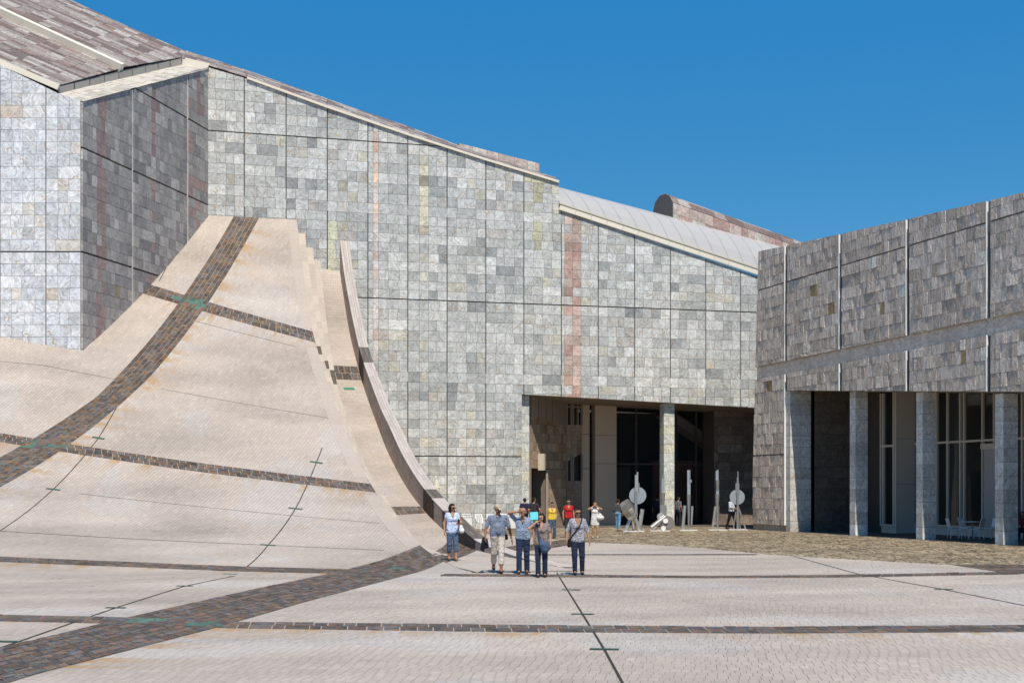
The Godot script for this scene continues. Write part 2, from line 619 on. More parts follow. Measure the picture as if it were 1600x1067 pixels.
func band(e1: Array, e2: Array, rows: int, length: float, label: String, gy: Callable, most := 300) -> void:
	# e1 is the far edge, e2 the near edge, both from left to right
	var base := MB.new()
	var cut := 60
	for k in cut:
		var a := along_band(e1, k / float(cut))
		var b := along_band(e1, (k + 1) / float(cut))
		var c := along_band(e2, (k + 1) / float(cut))
		var d := along_band(e2, k / float(cut))
		for r in 8:
			var p := PackedVector3Array()
			for q in [d.lerp(a, r / 8.0), c.lerp(b, r / 8.0), c.lerp(b, (r + 1) / 8.0), d.lerp(a, (r + 1) / 8.0)]: p.append(Vector3(q.x, gy.call(q.x, q.y) + 0.003, q.y))
			base.quad(p[0], p[1], p[2], p[3], Color(0.50, 0.44, 0.38))
	var node := struct("slate_paving", base, M.rough, label)
	var tot := 0.0
	for k in e1.size() - 1: tot += e1[k].distance_to(e1[k + 1])
	for r in rows:
		var s := -rng.randf() * length
		while s < tot:
			var l := length * rng.randf_range(0.65, 1.5)
			var a := clampf((s + 0.010) / tot, 0, 1)
			var b := clampf((s + l - 0.010) / tot, 0, 1)
			s += l
			if (b - a) * tot < 0.05: continue
			var y0 := (r + 0.04) / rows
			var y1 := (r + 0.96) / rows
			var q := [along_band(e2, a).lerp(along_band(e1, a), y0), along_band(e2, b).lerp(along_band(e1, b), y0), along_band(e2, b).lerp(along_band(e1, b), y1), along_band(e2, a).lerp(along_band(e1, a), y1)]
			var pts := PackedVector3Array()
			for v in q: pts.append(Vector3(v.x, gy.call(v.x, v.y), v.y))
			var nn := (pts[1] - pts[0]).cross(pts[3] - pts[0]).normalized()
			var e := rng.randf_range(0.45, 0.9)
			var col := Color(e, e * rng.randf_range(0.94, 1.03), e * rng.randf_range(0.88, 1.06))
			var m: Vector2 = (q[0] + q[2]) / 2.0
			var green := false
			for sp in copper_spots:
				if m.distance_to(sp) < 0.36 and rng.randf() < 0.6: green = true
			if green:
				var cp := MB.new()
				slab_into(cp, {"p": pts, "n": nn, "th": 0.012, "c": vary(Color(0.105, 0.19, 0.15), 0.2), "us": 0.5, "o": Vector2.ZERO, "turn": 0})
				part("copper_plate", cp, M.rough, node)
				continue
			slab(pts, nn, 0.009 + rng.randf_range(0, 0.005), col, 0.5)
	lay_slabs("slate", M.slate, node, most, false)

func ribbon(mb: MB, line: Array, w: float, gy: Callable, lift: float, col: Color) -> void:
	var pts: Array = []
	for k in line.size() - 1:
		var m := maxi(2, int(line[k].distance_to(line[k + 1]) / 0.6))
		for s in m: pts.append(line[k].lerp(line[k + 1], s / float(m)))
	pts.append(line[-1])
	for k in pts.size() - 1:
		var d: Vector2 = (pts[k + 1] - pts[k]).normalized()
		var s := Vector2(-d.y, d.x) * w / 2.0
		var q := [pts[k] + s, pts[k + 1] + s, pts[k + 1] - s, pts[k] - s]
		var t := PackedVector3Array()
		for v in q: t.append(Vector3(v.x, gy.call(v.x, v.y) + lift, v.y))
		mb.quad(t[0], t[1], t[2], t[3], col)

func build_ground() -> void:
	var B := func(a): return PackedVector2Array(a)
	cobble_edge = B.call([Vector2(17.2, 0.0), Vector2(18.6, 14.0), Vector2(19.24, 19.8), Vector2(20.7, 22.3), Vector2(21.3, 25.5), Vector2(21.4, 30.8), Vector2(22.1, 33.7), Vector2(23.0, 36.7), Vector2(23.5, 38.0), Vector2(28.0, 39.8), Vector2(45, 47), Vector2(45, 0)])
	# edges of the slate bands, far then near
	var A1 := [Vector2(-8.2, 31.3), Vector2(-3.16, 20.58), Vector2(0.08, 15.0), Vector2(6.81, 0.0)]
	var A2 := [Vector2(-6.6, 31.3), Vector2(-2.99, 23.6), Vector2(2.09, 13.4), Vector2(8.1, 0.0)]
	var C1 := [Vector2(2.35, 5.55), Vector2(9.5, 8.96)]
	var C2 := [Vector2(1.95, 6.25), Vector2(9.5, 9.9)]
	var D1 := [Vector2(-6, 17.3), Vector2(-3.29, 18.36), Vector2(3.4, 20.98), Vector2(9.5, 23.25)]
	var D2 := [Vector2(-6, 18.15), Vector2(-3.24, 19.18), Vector2(3.34, 21.9), Vector2(9.5, 24.2)]
	var E1 := [Vector2(-7, 30.6), Vector2(-2.46, 32.35), Vector2(0.89, 33.58), Vector2(4.17, 35.08), Vector2(6.92, 36.21)]
	var E2 := [Vector2(-7, 31.5), Vector2(-2.41, 33.24), Vector2(0.87, 34.61), Vector2(4.03, 36.35), Vector2(6.3, 37.6)]
	var F1 := [Vector2(-4, 46.6), Vector2(-1.56, 47.63), Vector2(0.45, 48.74), Vector2(2.15, 50.07), Vector2(6.42, 51.88), Vector2(10.21, 53.32), Vector2(14.29, 54.17), Vector2(17.0, 54.5)]
	var F2 := [Vector2(-4, 47.7), Vector2(-1.48, 48.91), Vector2(0.53, 49.95), Vector2(2.05, 51.14), Vector2(6.11, 52.95), Vector2(9.76, 54.23), Vector2(13.6, 55.13), Vector2(16.5, 55.5)]
	var G1 := [Vector2(-2.2, 55.6), Vector2(-1.22, 53.0), Vector2(0.55, 48.77), Vector2(3.39, 42.39), Vector2(6.42, 36.11), Vector2(9.5, 31.28)]
	var G2 := [Vector2(-1.6, 58.6), Vector2(-0.7, 56.2), Vector2(1.75, 51.18), Vector2(3.96, 46.2), Vector2(6.56, 40.65), Vector2(9.5, 34.4)]
	var H1 := [Vector2(8.5, 38.34), Vector2(11.7, 39.56), Vector2(14.49, 41.0), Vector2(17.78, 41.61), Vector2(23.3, 41.5)]
	var H2 := [Vector2(8.26, 39.2), Vector2(11.29, 40.55), Vector2(14.19, 41.75), Vector2(17.28, 42.45), Vector2(22.6, 42.6)]
	band_polys = []
	for e in [[A1, A2], [C1, C2], [D1, D2], [E1, E2], [F1, F2], [G1, G2], [H1, H2]]:
		var p := PackedVector2Array(e[0])
		var r: Array = e[1].duplicate()
		r.reverse()
		p.append_array(PackedVector2Array(r))
		band_polys.append(p)
	for e in [[C2, 1], [D2, 1], [F2, 1], [E2, 1]]:
		for k in e[0].size() - 1: rust_lines.append([e[0][k], e[0][k + 1], e[1]])
	rust_lines.append([Vector2(8.1, 0.0), Vector2(2.09, 13.4), -1])
	rust_lines.append([Vector2(2.09, 13.4), Vector2(-2.99, 23.6), -1])
	rust_lines.append([Vector2(1.75, 51.18), Vector2(-0.7, 56.2), -1])

	# the plaza: one sheet out to the horizon, which shows only in the joints
	var xs := [-400.0, -100.0, -30.0]
	var x := -12.0
	while x <= 48.0: xs.append(x); x += 1.5
	xs.append_array([60.0, 120.0, 400.0])
	var zs := [-400.0, -100.0, -30.0]
	var z := -14.0
	while z <= 62.0: zs.append(z); z += 1.5
	zs.append_array([70.0, 110.0, 400.0])
	var mb := MB.new()
	var jc := Color(0.43, 0.365, 0.31)
	for a in xs.size() - 1:
		for b in zs.size() - 1:
			mb.quad(Vector3(xs[a], -0.016, zs[b + 1]), Vector3(xs[a + 1], -0.016, zs[b + 1]), Vector3(xs[a + 1], -0.016, zs[b]), Vector3(xs[a], -0.016, zs[b]), jc)
	var plaza := struct("plaza_ground", mb, M.rough, "flat plaza of pale pinkish stone setts")
	# the hill under its setts
	mb = MB.new()
	x = -16.0
	while x < 9.4:
		z = -0.5
		while z < 37.5:
			var l := -0.008
			mb.quad(Vector3(x, hill(z + 0.5) + l, z + 0.5), Vector3(x + 1.5, hill(z + 0.5) + l, z + 0.5), Vector3(x + 1.5, hill(z) + l, z), Vector3(x, hill(z) + l, z), jc)
			z += 0.5
		x += 1.5
	z = -0.5
	while z < 37.5:
		var ea := edge_x(z)
		var eb := edge_x(z + 0.5)
		mb.quad(Vector3(eb, 0, z + 0.5), Vector3(ea, 0, z), Vector3(ea, hill(z), z), Vector3(eb, hill(z + 0.5), z + 0.5), Color(0.5, 0.45, 0.4))
		if ea > 9.5: mb.quad(Vector3(9.5, hill(z + 0.5) - 0.008, z + 0.5), Vector3(eb, hill(z + 0.5) - 0.008, z + 0.5), Vector3(ea, hill(z) - 0.008, z), Vector3(9.5, hill(z) - 0.008, z), jc)
		z += 0.5
	var mound := struct("paved_hill", mb, M.rough, "steep curved hill paved with pale pinkish setts, rising against the stone building")
	# setts in rows that follow the bands
	var flat := func(_x, _z): return 0.0
	var on_hill := func(_x, zz): return hill(zz)
	var near_list: Array = []
	var pm := MB.new()
	var hm := MB.new()
	for lay_up in [true, false]:
		var da := 0.125 if lay_up else 0.27
		var a := -20.0 if lay_up else -25.0
		while a < (42.0 if lay_up else 66.0):
			var b := (-25.0 if lay_up else -20.0) - rng.randf() * 0.25
			while b < (66.0 if lay_up else 42.0):
				var len := rng.randf_range(0.20, 0.34) if lay_up else rng.randf_range(0.115, 0.145)
				var b0 := b
				b += len
				var e1 := U if lay_up else W
				var e2 := W if lay_up else U
				var q := e1 * (a + da / 2) + e2 * (b0 + len / 2)
				if q.y < -0.2 or q.y > 62.0 or q.x < -14.0 or q.x > 40.0: continue
				var up := q.x < edge_x(q.y) and q.y < 37.6
				if up != lay_up: continue
				if not up and q.x < 12.75 and q.x > 9.4 and q.y < 38.0: continue
				if inside_building(q.x, q.y): continue
				if not in_view(q.x, ground(q.x, q.y), q.y): continue
				if q.x > 16.5 and Geometry2D.is_point_in_polygon(q, cobble_edge): continue
				var g := 0.0035 if lay_up else 0.0027
				var c0 := e1 * (a + g) + e2 * (b0 + g)
				var c1 := e1 * (a + da - g) + e2 * (b0 + g)
				var c2 := e1 * (a + da - g) + e2 * (b0 + len - g)
				var c3 := e1 * (a + g) + e2 * (b0 + len - g)
				var p := PackedVector2Array([c3, c2, c1, c0] if lay_up else [c1, c2, c3, c0])
				if up:
					for k in 4: p[k].x = minf(p[k].x, edge_x(p[k].y))
				var hid := 0
				for poly in band_polys:
					if Geometry2D.is_point_in_polygon(q, poly):
						for k in 4: hid += int(Geometry2D.is_point_in_polygon(p[k], poly))
				if hid >= 4: continue
				var col := paving_tone(q.x, q.y)
				if up:
					paver(hm, p, on_hill, col)
				elif q.y > 54.0:
					near_list.append([p, col, Vector2(q.x, q.y).distance_to(Vector2(0, 73.9))])
				else:
					paver(pm, p, flat, col, rng.randf_range(-0.0015, 0.0015))
			a += da
	near_list.sort_custom(func(e, f): return e[2] < f[2])
	for k in near_list.size():
		if k < 300:
			var one := MB.new()
			paver(one, near_list[k][0], flat, near_list[k][1])
			part("paving_sett", one, M.paver, plaza)
		else:
			paver(pm, near_list[k][0], flat, near_list[k][1])
	part("paving_setts", pm, M.paver, plaza, "stuff")
	part("paving_setts", hm, M.paver, mound, "stuff")
	# pale edging slabs along the crest of the hill's edge, a little proud of the setts
	z = 0.0
	while z < 31.0:
		var l := rng.randf_range(0.6, 1.0)
		if absf(z + l / 2 - 9.4) > 1.0 and absf(z + l / 2 - 23.7) > 1.0:
			var kc := paving_tone(9.2, z).lerp(Color(0.54, 0.46, 0.395), 0.7)
			for h in [[9.02, 9.5]]:
				var p := MB.new()
				for q in 3:
					var z0 := z + l * q / 3.0 + (0.006 if q == 0 else 0.0)
					var z1 := z + l * (q + 1) / 3.0
					paver(p, PackedVector2Array([Vector2(edge_x(z1) - 0.48, z1), Vector2(edge_x(z1), z1), Vector2(edge_x(z0), z0), Vector2(edge_x(z0) - 0.48, z0)]), on_hill, kc, 0.010)
				part("edging_slab", p, M.paver, mound)
		z += l
	# long steps that fall from the hill to the sunken walk
	for s in range(1, 4):
		var x0: float = STEP_X[s - 1]
		var x1: float = STEP_X[s] if s < 3 else 10.72
		var top := func(_x, zz): return step_top(s, zz)
		z = 0.0
		var step := MB.new()
		while z < 30.0:
			var l := rng.randf_range(0.45, 0.8)
			var e := rng.randf_range(0.50, 0.60)
			var c := Color(e, e * 0.865, e * 0.73)
			var mz: float = z + l / 2
			var dark: bool = mz > [0, 8.2, 7.7, 6.9][s] and mz < [0, 9.3, 8.7, 7.9][s]
			if dark: c = Color(0.13, 0.11, 0.09)
			for q in 3:
				var z0 := z + l * q / 3.0 + (0.008 if q == 0 else 0.0)
				var z1 := z + l * (q + 1) / 3.0
				var d0 := edge_x(z0) - 9.5
				var d1 := edge_x(z1) - 9.5
				paver(step, PackedVector2Array([Vector2(x0 + d1, z1), Vector2(x1 + d1, z1), Vector2(x1 + d0, z0), Vector2(x0 + d0, z0)]), top, c)
				step.quad(Vector3(x1 + d1, -0.2, z1), Vector3(x1 + d0, -0.1, z0), Vector3(x1 + d0, step_top(s, z0), z0), Vector3(x1 + d1, step_top(s, z1), z1), c)
			z += l
		var zl := z
		step.quad(Vector3(x0, -0.1, zl), Vector3(x1, -0.1, zl), Vector3(x1, step_top(s, zl), zl), Vector3(x0, step_top(s, zl), zl), Color(0.5, 0.43, 0.36))
		part("long_step", step, M.paver, mound)
	# the sunken walk between the steps and the parapet
	mb = MB.new()
	z = -0.2
	while z < 38.0:
		mb.quad(Vector3(9.5, trough(z + 0.4) - 0.008, z + 0.4), Vector3(12.23, trough(z + 0.4) - 0.008, z + 0.4), Vector3(12.23, trough(z) - 0.008, z), Vector3(9.5, trough(z) - 0.008, z), jc)
		z += 0.4
	var walk := struct("sunken_walk", mb, M.rough, "narrow sunken paved walk between the hill and its parapet wall")
	var wm := MB.new()
	var on_walk := func(_x, zz): return trough(zz)
	z = 0.0
	while z < 38.0:
		x = 9.5 - rng.randf() * 0.2
		while x < 12.23:
			var l := rng.randf_range(0.20, 0.34)
			var p0 := maxf(x, 9.5)
			var p1 := minf(x + l, 12.23)
			x += l
			if p1 - p0 < 0.04: continue
			var c := paving_tone((p0 + p1) / 2 + 3.0, z)
			if z > 6.4 and z < 9.0: c = c.lerp(Color(0.52, 0.36, 0.2), maxf(0, noise_c.get_noise_2d(p0 * 5.0, z * 0.4)) * exp(-(z - 6.4) / 1.2))
			paver(wm, PackedVector2Array([Vector2(p0 + 0.004, z + 0.121), Vector2(p1 - 0.004, z + 0.121), Vector2(p1 - 0.004, z + 0.004), Vector2(p0 + 0.004, z + 0.004)]), on_walk, c)
		z += 0.125
	part("paving_setts", wm, M.paver, walk, "stuff")
	# slate bands
	band(A1, A2, 6, 0.30, "wide slate paving band climbing the hill diagonally to the stone wall", on_hill)
	band(C1, C2, 3, 0.30, "upper slate cross band high on the hill", on_hill)
	band(D1, D2, 3, 0.32, "middle slate cross band halfway up the hill", on_hill)
	band(E1, E2, 4, 0.34, "slate cross band along the foot of the hill", func(xx, zz): return hill(zz))
	band(F1, F2, 2, 0.29, "nearest slate band running across the open plaza", flat)
	band(G1, G2, 9, 0.36, "broad slate band on the flat plaza running to the parapet wall", func(xx, zz): return hill(zz) if xx <= 9.51 else 0.0)
	band(H1, H2, 2, 0.42, "slate band under the feet of the walking group", flat)
	band([Vector2(10.74, 5.3), Vector2(12.2, 5.35)], [Vector2(10.74, 6.35), Vector2(12.2, 6.4)], 2, 0.32, "short slate band across the upper sunken walk", on_walk)
	band([Vector2(10.74, 19.3), Vector2(12.2, 19.25)], [Vector2(10.74, 20.6), Vector2(12.2, 20.3)], 2, 0.32, "short slate band across the lower sunken walk", on_walk)
	band([Vector2(9.52, 31.2), Vector2(12.2, 24.3)], [Vector2(9.52, 34.4), Vector2(12.2, 27.9)], 8, 0.4, "slate band under the woman in the pale blue top", on_walk)
	band([Vector2(12.8, 25.2), Vector2(16.5, 20.4), Vector2(19.5, 15.6)], [Vector2(12.8, 28.2), Vector2(15.6, 24.9), Vector2(19.4, 18.6)], 6, 0.4, "slate band beyond the parapet leading to the entrance", flat)
	band([Vector2(13.2, 28.6), Vector2(15.9, 29.18), Vector2(21, 30.66)], [Vector2(13.0, 29.2), Vector2(15.68, 29.75), Vector2(20.8, 31.2)], 1, 0.5, "thin slate line beyond the walking group", flat)
	band([Vector2(23.5, 38.1), Vector2(28.0, 39.9)], [Vector2(22.5, 42.3), Vector2(27.0, 44.2)], 10, 0.4, "rust brown slate patch beyond the end of the long slate band, beside the cobbles", flat)
	# brown cobbles before the entrance and the arcade
	mb = MB.new()
	var tri := Geometry2D.triangulate_polygon(cobble_edge)
	for k in range(0, tri.size(), 3):
		var o := mb.v.size()
		for j in 3:
			var p := cobble_edge[tri[k + j]]
			mb.v.append(Vector3(p.x, -0.008, p.y)); mb.n.append(Vector3.UP); mb.c.append(Color(0.15, 0.12, 0.085)); mb.u.append(p)
		var ccw := (cobble_edge[tri[k + 1]] - cobble_edge[tri[k]]).cross(cobble_edge[tri[k + 2]] - cobble_edge[tri[k]]) > 0.0
		mb.i.append_array([o, o + 1, o + 2] if ccw else [o, o + 2, o + 1])
	var cob := struct("cobbled_path", mb, M.rough, "brown cobbled strip before the entrance and the arcade")
	var cm := MB.new()
	z = 0.0
	while z < 46.0:
		x = 17.0 - rng.randf() * 0.2
		while x < 40.0:
			var l := rng.randf_range(0.14, 0.30)
			var m := Vector2(x + l / 2, z + 0.08)
			x += l
			if (m.x > 33.2 and m.y > 5.0) or not in_view(m.x, 0, m.y, 40.0) or not Geometry2D.is_point_in_polygon(m, cobble_edge): continue
			var e := rng.randf_range(0.55, 1.25) * (1.0 + noise_a.get_noise_2d(m.x * 0.6, m.y * 1.2) * 0.35)
			var c := Color(0.44 * e, 0.355 * e, 0.245 * e)
			var hgt := rng.randf_range(-0.012, 0.022)
			var r := MB.new()
			paver(cm, PackedVector2Array([m + Vector2(-l / 2 + 0.008, 0.072), m + Vector2(l / 2 - 0.008, 0.072), m + Vector2(l / 2 - 0.008, -0.072), m + Vector2(-l / 2 + 0.008, -0.072)]), flat, c, hgt)
		z += 0.16
	part("cobblestones", cm, M.rough, cob, "stuff")
	# dark expansion joints and the green copper plates on them
	var lines := [
		[[Vector2(8.34, 19.48), Vector2(7.89, 20.97), Vector2(6.43, 26.09), Vector2(4.95, 31.01), Vector2(3.92, 35.02)], 0.034, mound, on_hill],
		[[Vector2(0.9, 15.6), Vector2(0.14, 18.73), Vector2(-1.32, 23.85), Vector2(-2.7, 28.6)], 0.034, mound, on_hill],
		[[Vector2(2.9, 5.3), Vector2(3.6, 3.2), Vector2(3.95, 2.0)], 0.034, mound, on_hill],
		[[Vector2(-6, 27.6), Vector2(-2.68, 28.66), Vector2(0.97, 29.83), Vector2(4.95, 31.01), Vector2(8.25, 32.08)], 0.034, mound, on_hill],
		[[Vector2(3.2, 7.9), Vector2(5.2, 8.8), Vector2(8.6, 10.3)], 0.02, mound, on_hill],
		[[Vector2(-5.5, 11.9), Vector2(-2.0, 12.4), Vector2(1.2, 13.6)], 0.02, mound, on_hill],
		[[Vector2(2.6, 14.2), Vector2(9.0, 16.6)], 0.02, mound, on_hill],
		[[Vector2(-0.5, 24.3), Vector2(8.9, 28.0)], 0.02, mound, on_hill],
		[[Vector2(3.35, 37.7), Vector2(1.94, 41.11), Vector2(0.37, 46.7), Vector2(-1.06, 52.36), Vector2(-2.2, 56.5)], 0.045, plaza, flat],
		[[Vector2(11.49, 38.65), Vector2(10.58, 41.82), Vector2(8.15, 50.34), Vector2(6.66, 55.55), Vector2(5.2, 60.5)], 0.036, plaza, flat],
		[[Vector2(21.58, 32.22), Vector2(18.7, 41.3), Vector2(17.64, 46.76), Vector2(16.68, 50.87), Vector2(16.0, 53.6)], 0.05, plaza, flat]]
	for l in lines:
		var j := MB.new()
		ribbon(j, l[0], l[1], l[3], 0.006, Color(0.06, 0.055, 0.05))
		part("expansion_joint", j, M.rough, l[2])
	for p in [Vector2(0.14, 18.73), Vector2(-1.32, 23.85), Vector2(7.89, 20.97), Vector2(6.43, 26.09), Vector2(4.95, 31.01)]:
		var j := MB.new()
		ribbon(j, [p - U * 0.24, p + U * 0.24], 0.13, on_hill, 0.012, Color(0.07, 0.15, 0.12))
		part("copper_plate", j, M.rough, mound)
	for p in [Vector2(3.3, 36.9), Vector2(1.94, 41.11), Vector2(0.37, 46.7), Vector2(-1.2, 52.24), Vector2(9.86, 44.67), Vector2(8.15, 50.34), Vector2(6.66, 55.55), Vector2(17.65, 46.76)]:
		var j := MB.new()
		ribbon(j, [p - U * 0.2, p + U * 0.2], 0.15, flat, 0.012, Color(0.07, 0.15, 0.12))
		part("copper_plate", j, M.rough, plaza)
	var wp := MB.new()
	ribbon(wp, [Vector2(11.25, 7.1), Vector2(11.75, 7.1)], 0.2, on_walk, 0.012, Color(0.08, 0.30, 0.19))
	part("copper_plate", wp, M.rough, walk)

# ------------------------------------------------------------------ parapet wall beside the walk
func build_parapet() -> void:
	var t := thing("parapet_wall", "curved parapet wall sweeping down beside the sunken walk to the plaza", "wall")
	var core := MB.new()
	var z := 0.05
	while z < 36.3:
		var z1 := minf(z + 0.4, 36.5)
		var h0 := parapet_top(z) - 0.05
		var h1 := parapet_top(z1) - 0.05
		core.quad(Vector3(12.26, -0.05, z), Vector3(12.26, -0.05, z1), Vector3(12.26, h1, z1), Vector3(12.26, h0, z), Color(0.2, 0.18, 0.16))
		core.quad(Vector3(12.68, -0.05, z1), Vector3(12.68, -0.05, z), Vector3(12.68, h0, z), Vector3(12.68, h1, z1), Color(0.45, 0.4, 0.36))
		core.quad(Vector3(12.26, h1, z1), Vector3(12.68, h1, z1), Vector3(12.68, h0, z), Vector3(12.26, h0, z), Color(0.3, 0.27, 0.24))
		z += 0.4
	part("core", core, M.rough, t)
	# inner face: thin level courses seen edge on
	z = 0.05
	while z < 36.2:
		var l := 0.34
		var z1 := minf(z + l, 36.4)
		var b0 := trough(z)
		var b1 := trough(z1)
		var h0 := parapet_top(z) - 0.06
		var h1 := parapet_top(z1) - 0.06
		var dark := (z > 5.6 and z < 6.7) or (z > 19.6 and z < 21.2) or (z > 22.6 and z < 27.5)
		var rows := maxi(1, roundi((h0 - b0) / 0.28))
		for r in rows:
			var y0 := b0 + (h0 - b0) * r / rows + 0.006
			var y1 := b0 + (h0 - b0) * (r + 1) / rows - 0.006
			var w0 := b1 + (h1 - b1) * r / rows + 0.006
			var w1 := b1 + (h1 - b1) * (r + 1) / rows - 0.006
			var e := rng.randf_range(0.85, 1.12)
			var c := Color(0.085, 0.07, 0.06) if dark else Color(0.46 * e, 0.37 * e, 0.32 * e)
			slab(PackedVector3Array([Vector3(12.25, y0, z + 0.006), Vector3(12.25, w0, z1 - 0.006), Vector3(12.25, w1, z1 - 0.006), Vector3(12.25, y1, z + 0.006)]), Vector3.LEFT, 0.02, c, 0.9)
		z += l
	lay_slabs("facing_slab", M.paver, t, 300)
	# top: four rows of narrow slabs, slate where the bands cross
	z = 0.05
	while z < 36.2:
		var l := 0.62
		var z1 := minf(z + l, 36.4)
		var mz := (z + z1) / 2
		var dark := (mz > 5.7 and mz < 6.8) or (mz > 20.0 and mz < 21.3) or (mz > 23.2 and mz < 27.4)
		for r in 4:
			var x0 := 12.225 + 0.12 * r
			var e := rng.randf_range(0.50, 0.60)
			var c := Color(e, e * 0.89, e * 0.81)
			if dark:
				e = rng.randf_range(0.7, 1.3)
				c = Color(0.16 * e, 0.135 * e, 0.12 * e)
			var h0 := parapet_top(z) - 0.05
			var h1 := parapet_top(z1) - 0.05
			slab(PackedVector3Array([Vector3(x0 + 0.004, h1, z1 - 0.004), Vector3(x0 + 0.116, h1, z1 - 0.004), Vector3(x0 + 0.116, h0, z + 0.004), Vector3(x0 + 0.004, h0, z + 0.004)]), Vector3(0, 0.85, 0.52).normalized(), 0.045, c, 0.9)
		z += l
	lay_slabs("coping_slab", M.paver, t, 300)
	# bare steel plates let into the inner face at the crossings
	for q in [[5.75, 6.1], [6.2, 6.55], [19.75, 20.2], [20.25, 20.7], [20.75, 21.15]]:
		var p := MB.new()
		var zz0: float = q[0]
		var zz1: float = q[1]
		p.quad(Vector3(12.215, trough(zz0), zz0), Vector3(12.215, trough(zz1), zz1), Vector3(12.215, parapet_top(zz1), zz1), Vector3(12.215, parapet_top(zz0), zz0), Color(0.10, 0.07, 0.05))
		p.quad(Vector3(12.215, trough(zz1), zz1), Vector3(12.245, trough(zz1), zz1), Vector3(12.245, parapet_top(zz1), zz1), Vector3(12.215, parapet_top(zz1), zz1), Color(0.10, 0.07, 0.05))
		part("steel_plate", p, M.rough, t)

# ------------------------------------------------------------------ the stone building
func poly_mesh(mb: MB, fr: Frame, p: PackedVector2Array, h: float, col: Color) -> void:
	var tri := Geometry2D.triangulate_polygon(p)
	for k in range(0, tri.size(), 3):
		var o := mb.v.size()
		var a := p[tri[k]]
		var ccw := (p[tri[k + 1]] - a).cross(p[tri[k + 2]] - a) > 0.0
		for j in 3:
			mb.v.append(fr.at(p[tri[k + j]], h)); mb.n.append(fr.n); mb.c.append(col); mb.u.append(p[tri[k + j]] * 0.4)
		mb.i.append_array([o, o + 2, o + 1] if ccw else [o, o + 1, o + 2])

func grey_stone(p: Vector2) -> Color:
	var c := pick([[0.36, Color(0.74, 0.755, 0.715)], [0.26, Color(0.86, 0.87, 0.83)], [0.19, Color(0.60, 0.62, 0.595)], [0.05, Color(0.78, 0.74, 0.60)], [0.05, Color(0.70, 0.66, 0.60)], [0.04, Color(0.40, 0.42, 0.42)], [0.05, Color(0.93, 0.93, 0.90)], [0.010, Color(0.68, 0.48, 0.32)], [0.02, Color(0.68, 0.66, 0.46)]])
	var cloud := noise_b.get_noise_2d(p.x * 0.5, p.y * 0.4)
	c = c.lerp(Color(0.75, 0.76, 0.725), 0.26)
	c = Color(c.r * 0.865, c.g * 0.868, c.b * 0.88)
	c = Color(c.r * (1 + cloud * 0.15), c.g * (1 + cloud * 0.12), c.b * (1 + cloud * 0.08))
	if p.x > 13.95 and p.x < 14.3 and p.y > 8.8 and p.y < 20.7:
		return vary(pick([[0.3, Color(0.78, 0.63, 0.56)], [0.2, Color(0.78, 0.55, 0.43)], [0.5, Color(0.80, 0.74, 0.71)]]), 0.12)
	if p.x > 24.48 and p.x < 25.5 and p.y > 6.9 and p.y < 17.3:
		return vary(pick([[0.35, Color(0.62, 0.42, 0.36)], [0.3, Color(0.70, 0.55, 0.48)], [0.2, Color(0.54, 0.44, 0.37)], [0.15, Color(0.7, 0.68, 0.64)]]), 0.1)
	if p.x > 16.4 and p.x < 16.95 and p.y > 15.6 and p.y < 19.3:
		return vary(pick([[0.3, Color(0.72, 0.62, 0.42)], [0.5, Color(0.76, 0.72, 0.58)], [0.2, Color(0.40, 0.36, 0.29)]]), 0.1)
	if p.x > 22.6 and p.x < 23.1 and p.y > 15.0: return vary(Color(0.64, 0.63, 0.46), 0.1)
	if p.x > 11.5 and p.x < 12.1 and p.y < 16.0 and p.y > 13.0: return vary(Color(0.78, 0.77, 0.60), 0.06)
	return vary(c, 0.07)

func white_stone(p: Vector2) -> Color:
	var c := pick([[0.45, Color(0.80, 0.83, 0.87)], [0.32, Color(0.89, 0.91, 0.93)], [0.15, Color(0.70, 0.73, 0.75)], [0.06, Color(0.84, 0.80, 0.74)], [0.02, Color(0.78, 0.69, 0.60)]])
	return vary(Color(c.r * 0.93, c.g * 0.93, c.b * 0.93), 0.05)

func violet_stone(p: Vector2) -> Color:
	var c := pick([[0.4, Color(0.46, 0.425, 0.395)], [0.25, Color(0.385, 0.36, 0.345)], [0.25, Color(0.54, 0.50, 0.46)], [0.1, Color(0.62, 0.58, 0.53)]])
	for k in [[1.1, 1.9, 0.8], [6.2, 6.8, 0.75], [11.3, 11.8, 0.7], [10.2, 10.7, 0.5]]:
		if p.x > k[0] and p.x < k[1] and rng.randf() < k[2]: c = Color(0.46, 0.335, 0.305)
	if p.x > 2.9 and p.x < 3.4 and p.y < 11.5: c = Color(0.34, 0.29, 0.19)
	return vary(c, 0.09)

func dark_facade(p: Vector2) -> Color:
	var c := pick([[0.46, Color(0.84, 0.72, 0.61)], [0.27, Color(0.72, 0.61, 0.51)], [0.25, Color(0.95, 0.83, 0.72)], [0.008, Color(0.50, 0.36, 0.20)]])
	return vary(c, 0.08)

func roof_stone(_p: Vector2) -> Color:
	return vary(pick([[0.36, Color(0.37, 0.31, 0.275)], [0.27, Color(0.50, 0.455, 0.41)], [0.25, Color(0.24, 0.175, 0.155)], [0.04, Color(0.34, 0.23, 0.20)], [0.08, Color(0.24, 0.19, 0.17)]]), 0.08)

func pink_stone(_p: Vector2) -> Color:
	return vary(pick([[0.4, Color(0.64, 0.52, 0.47)], [0.3, Color(0.66, 0.62, 0.55)], [0.2, Color(0.54, 0.38, 0.34)], [0.1, Color(0.62, 0.50, 0.33)]]), 0.07)

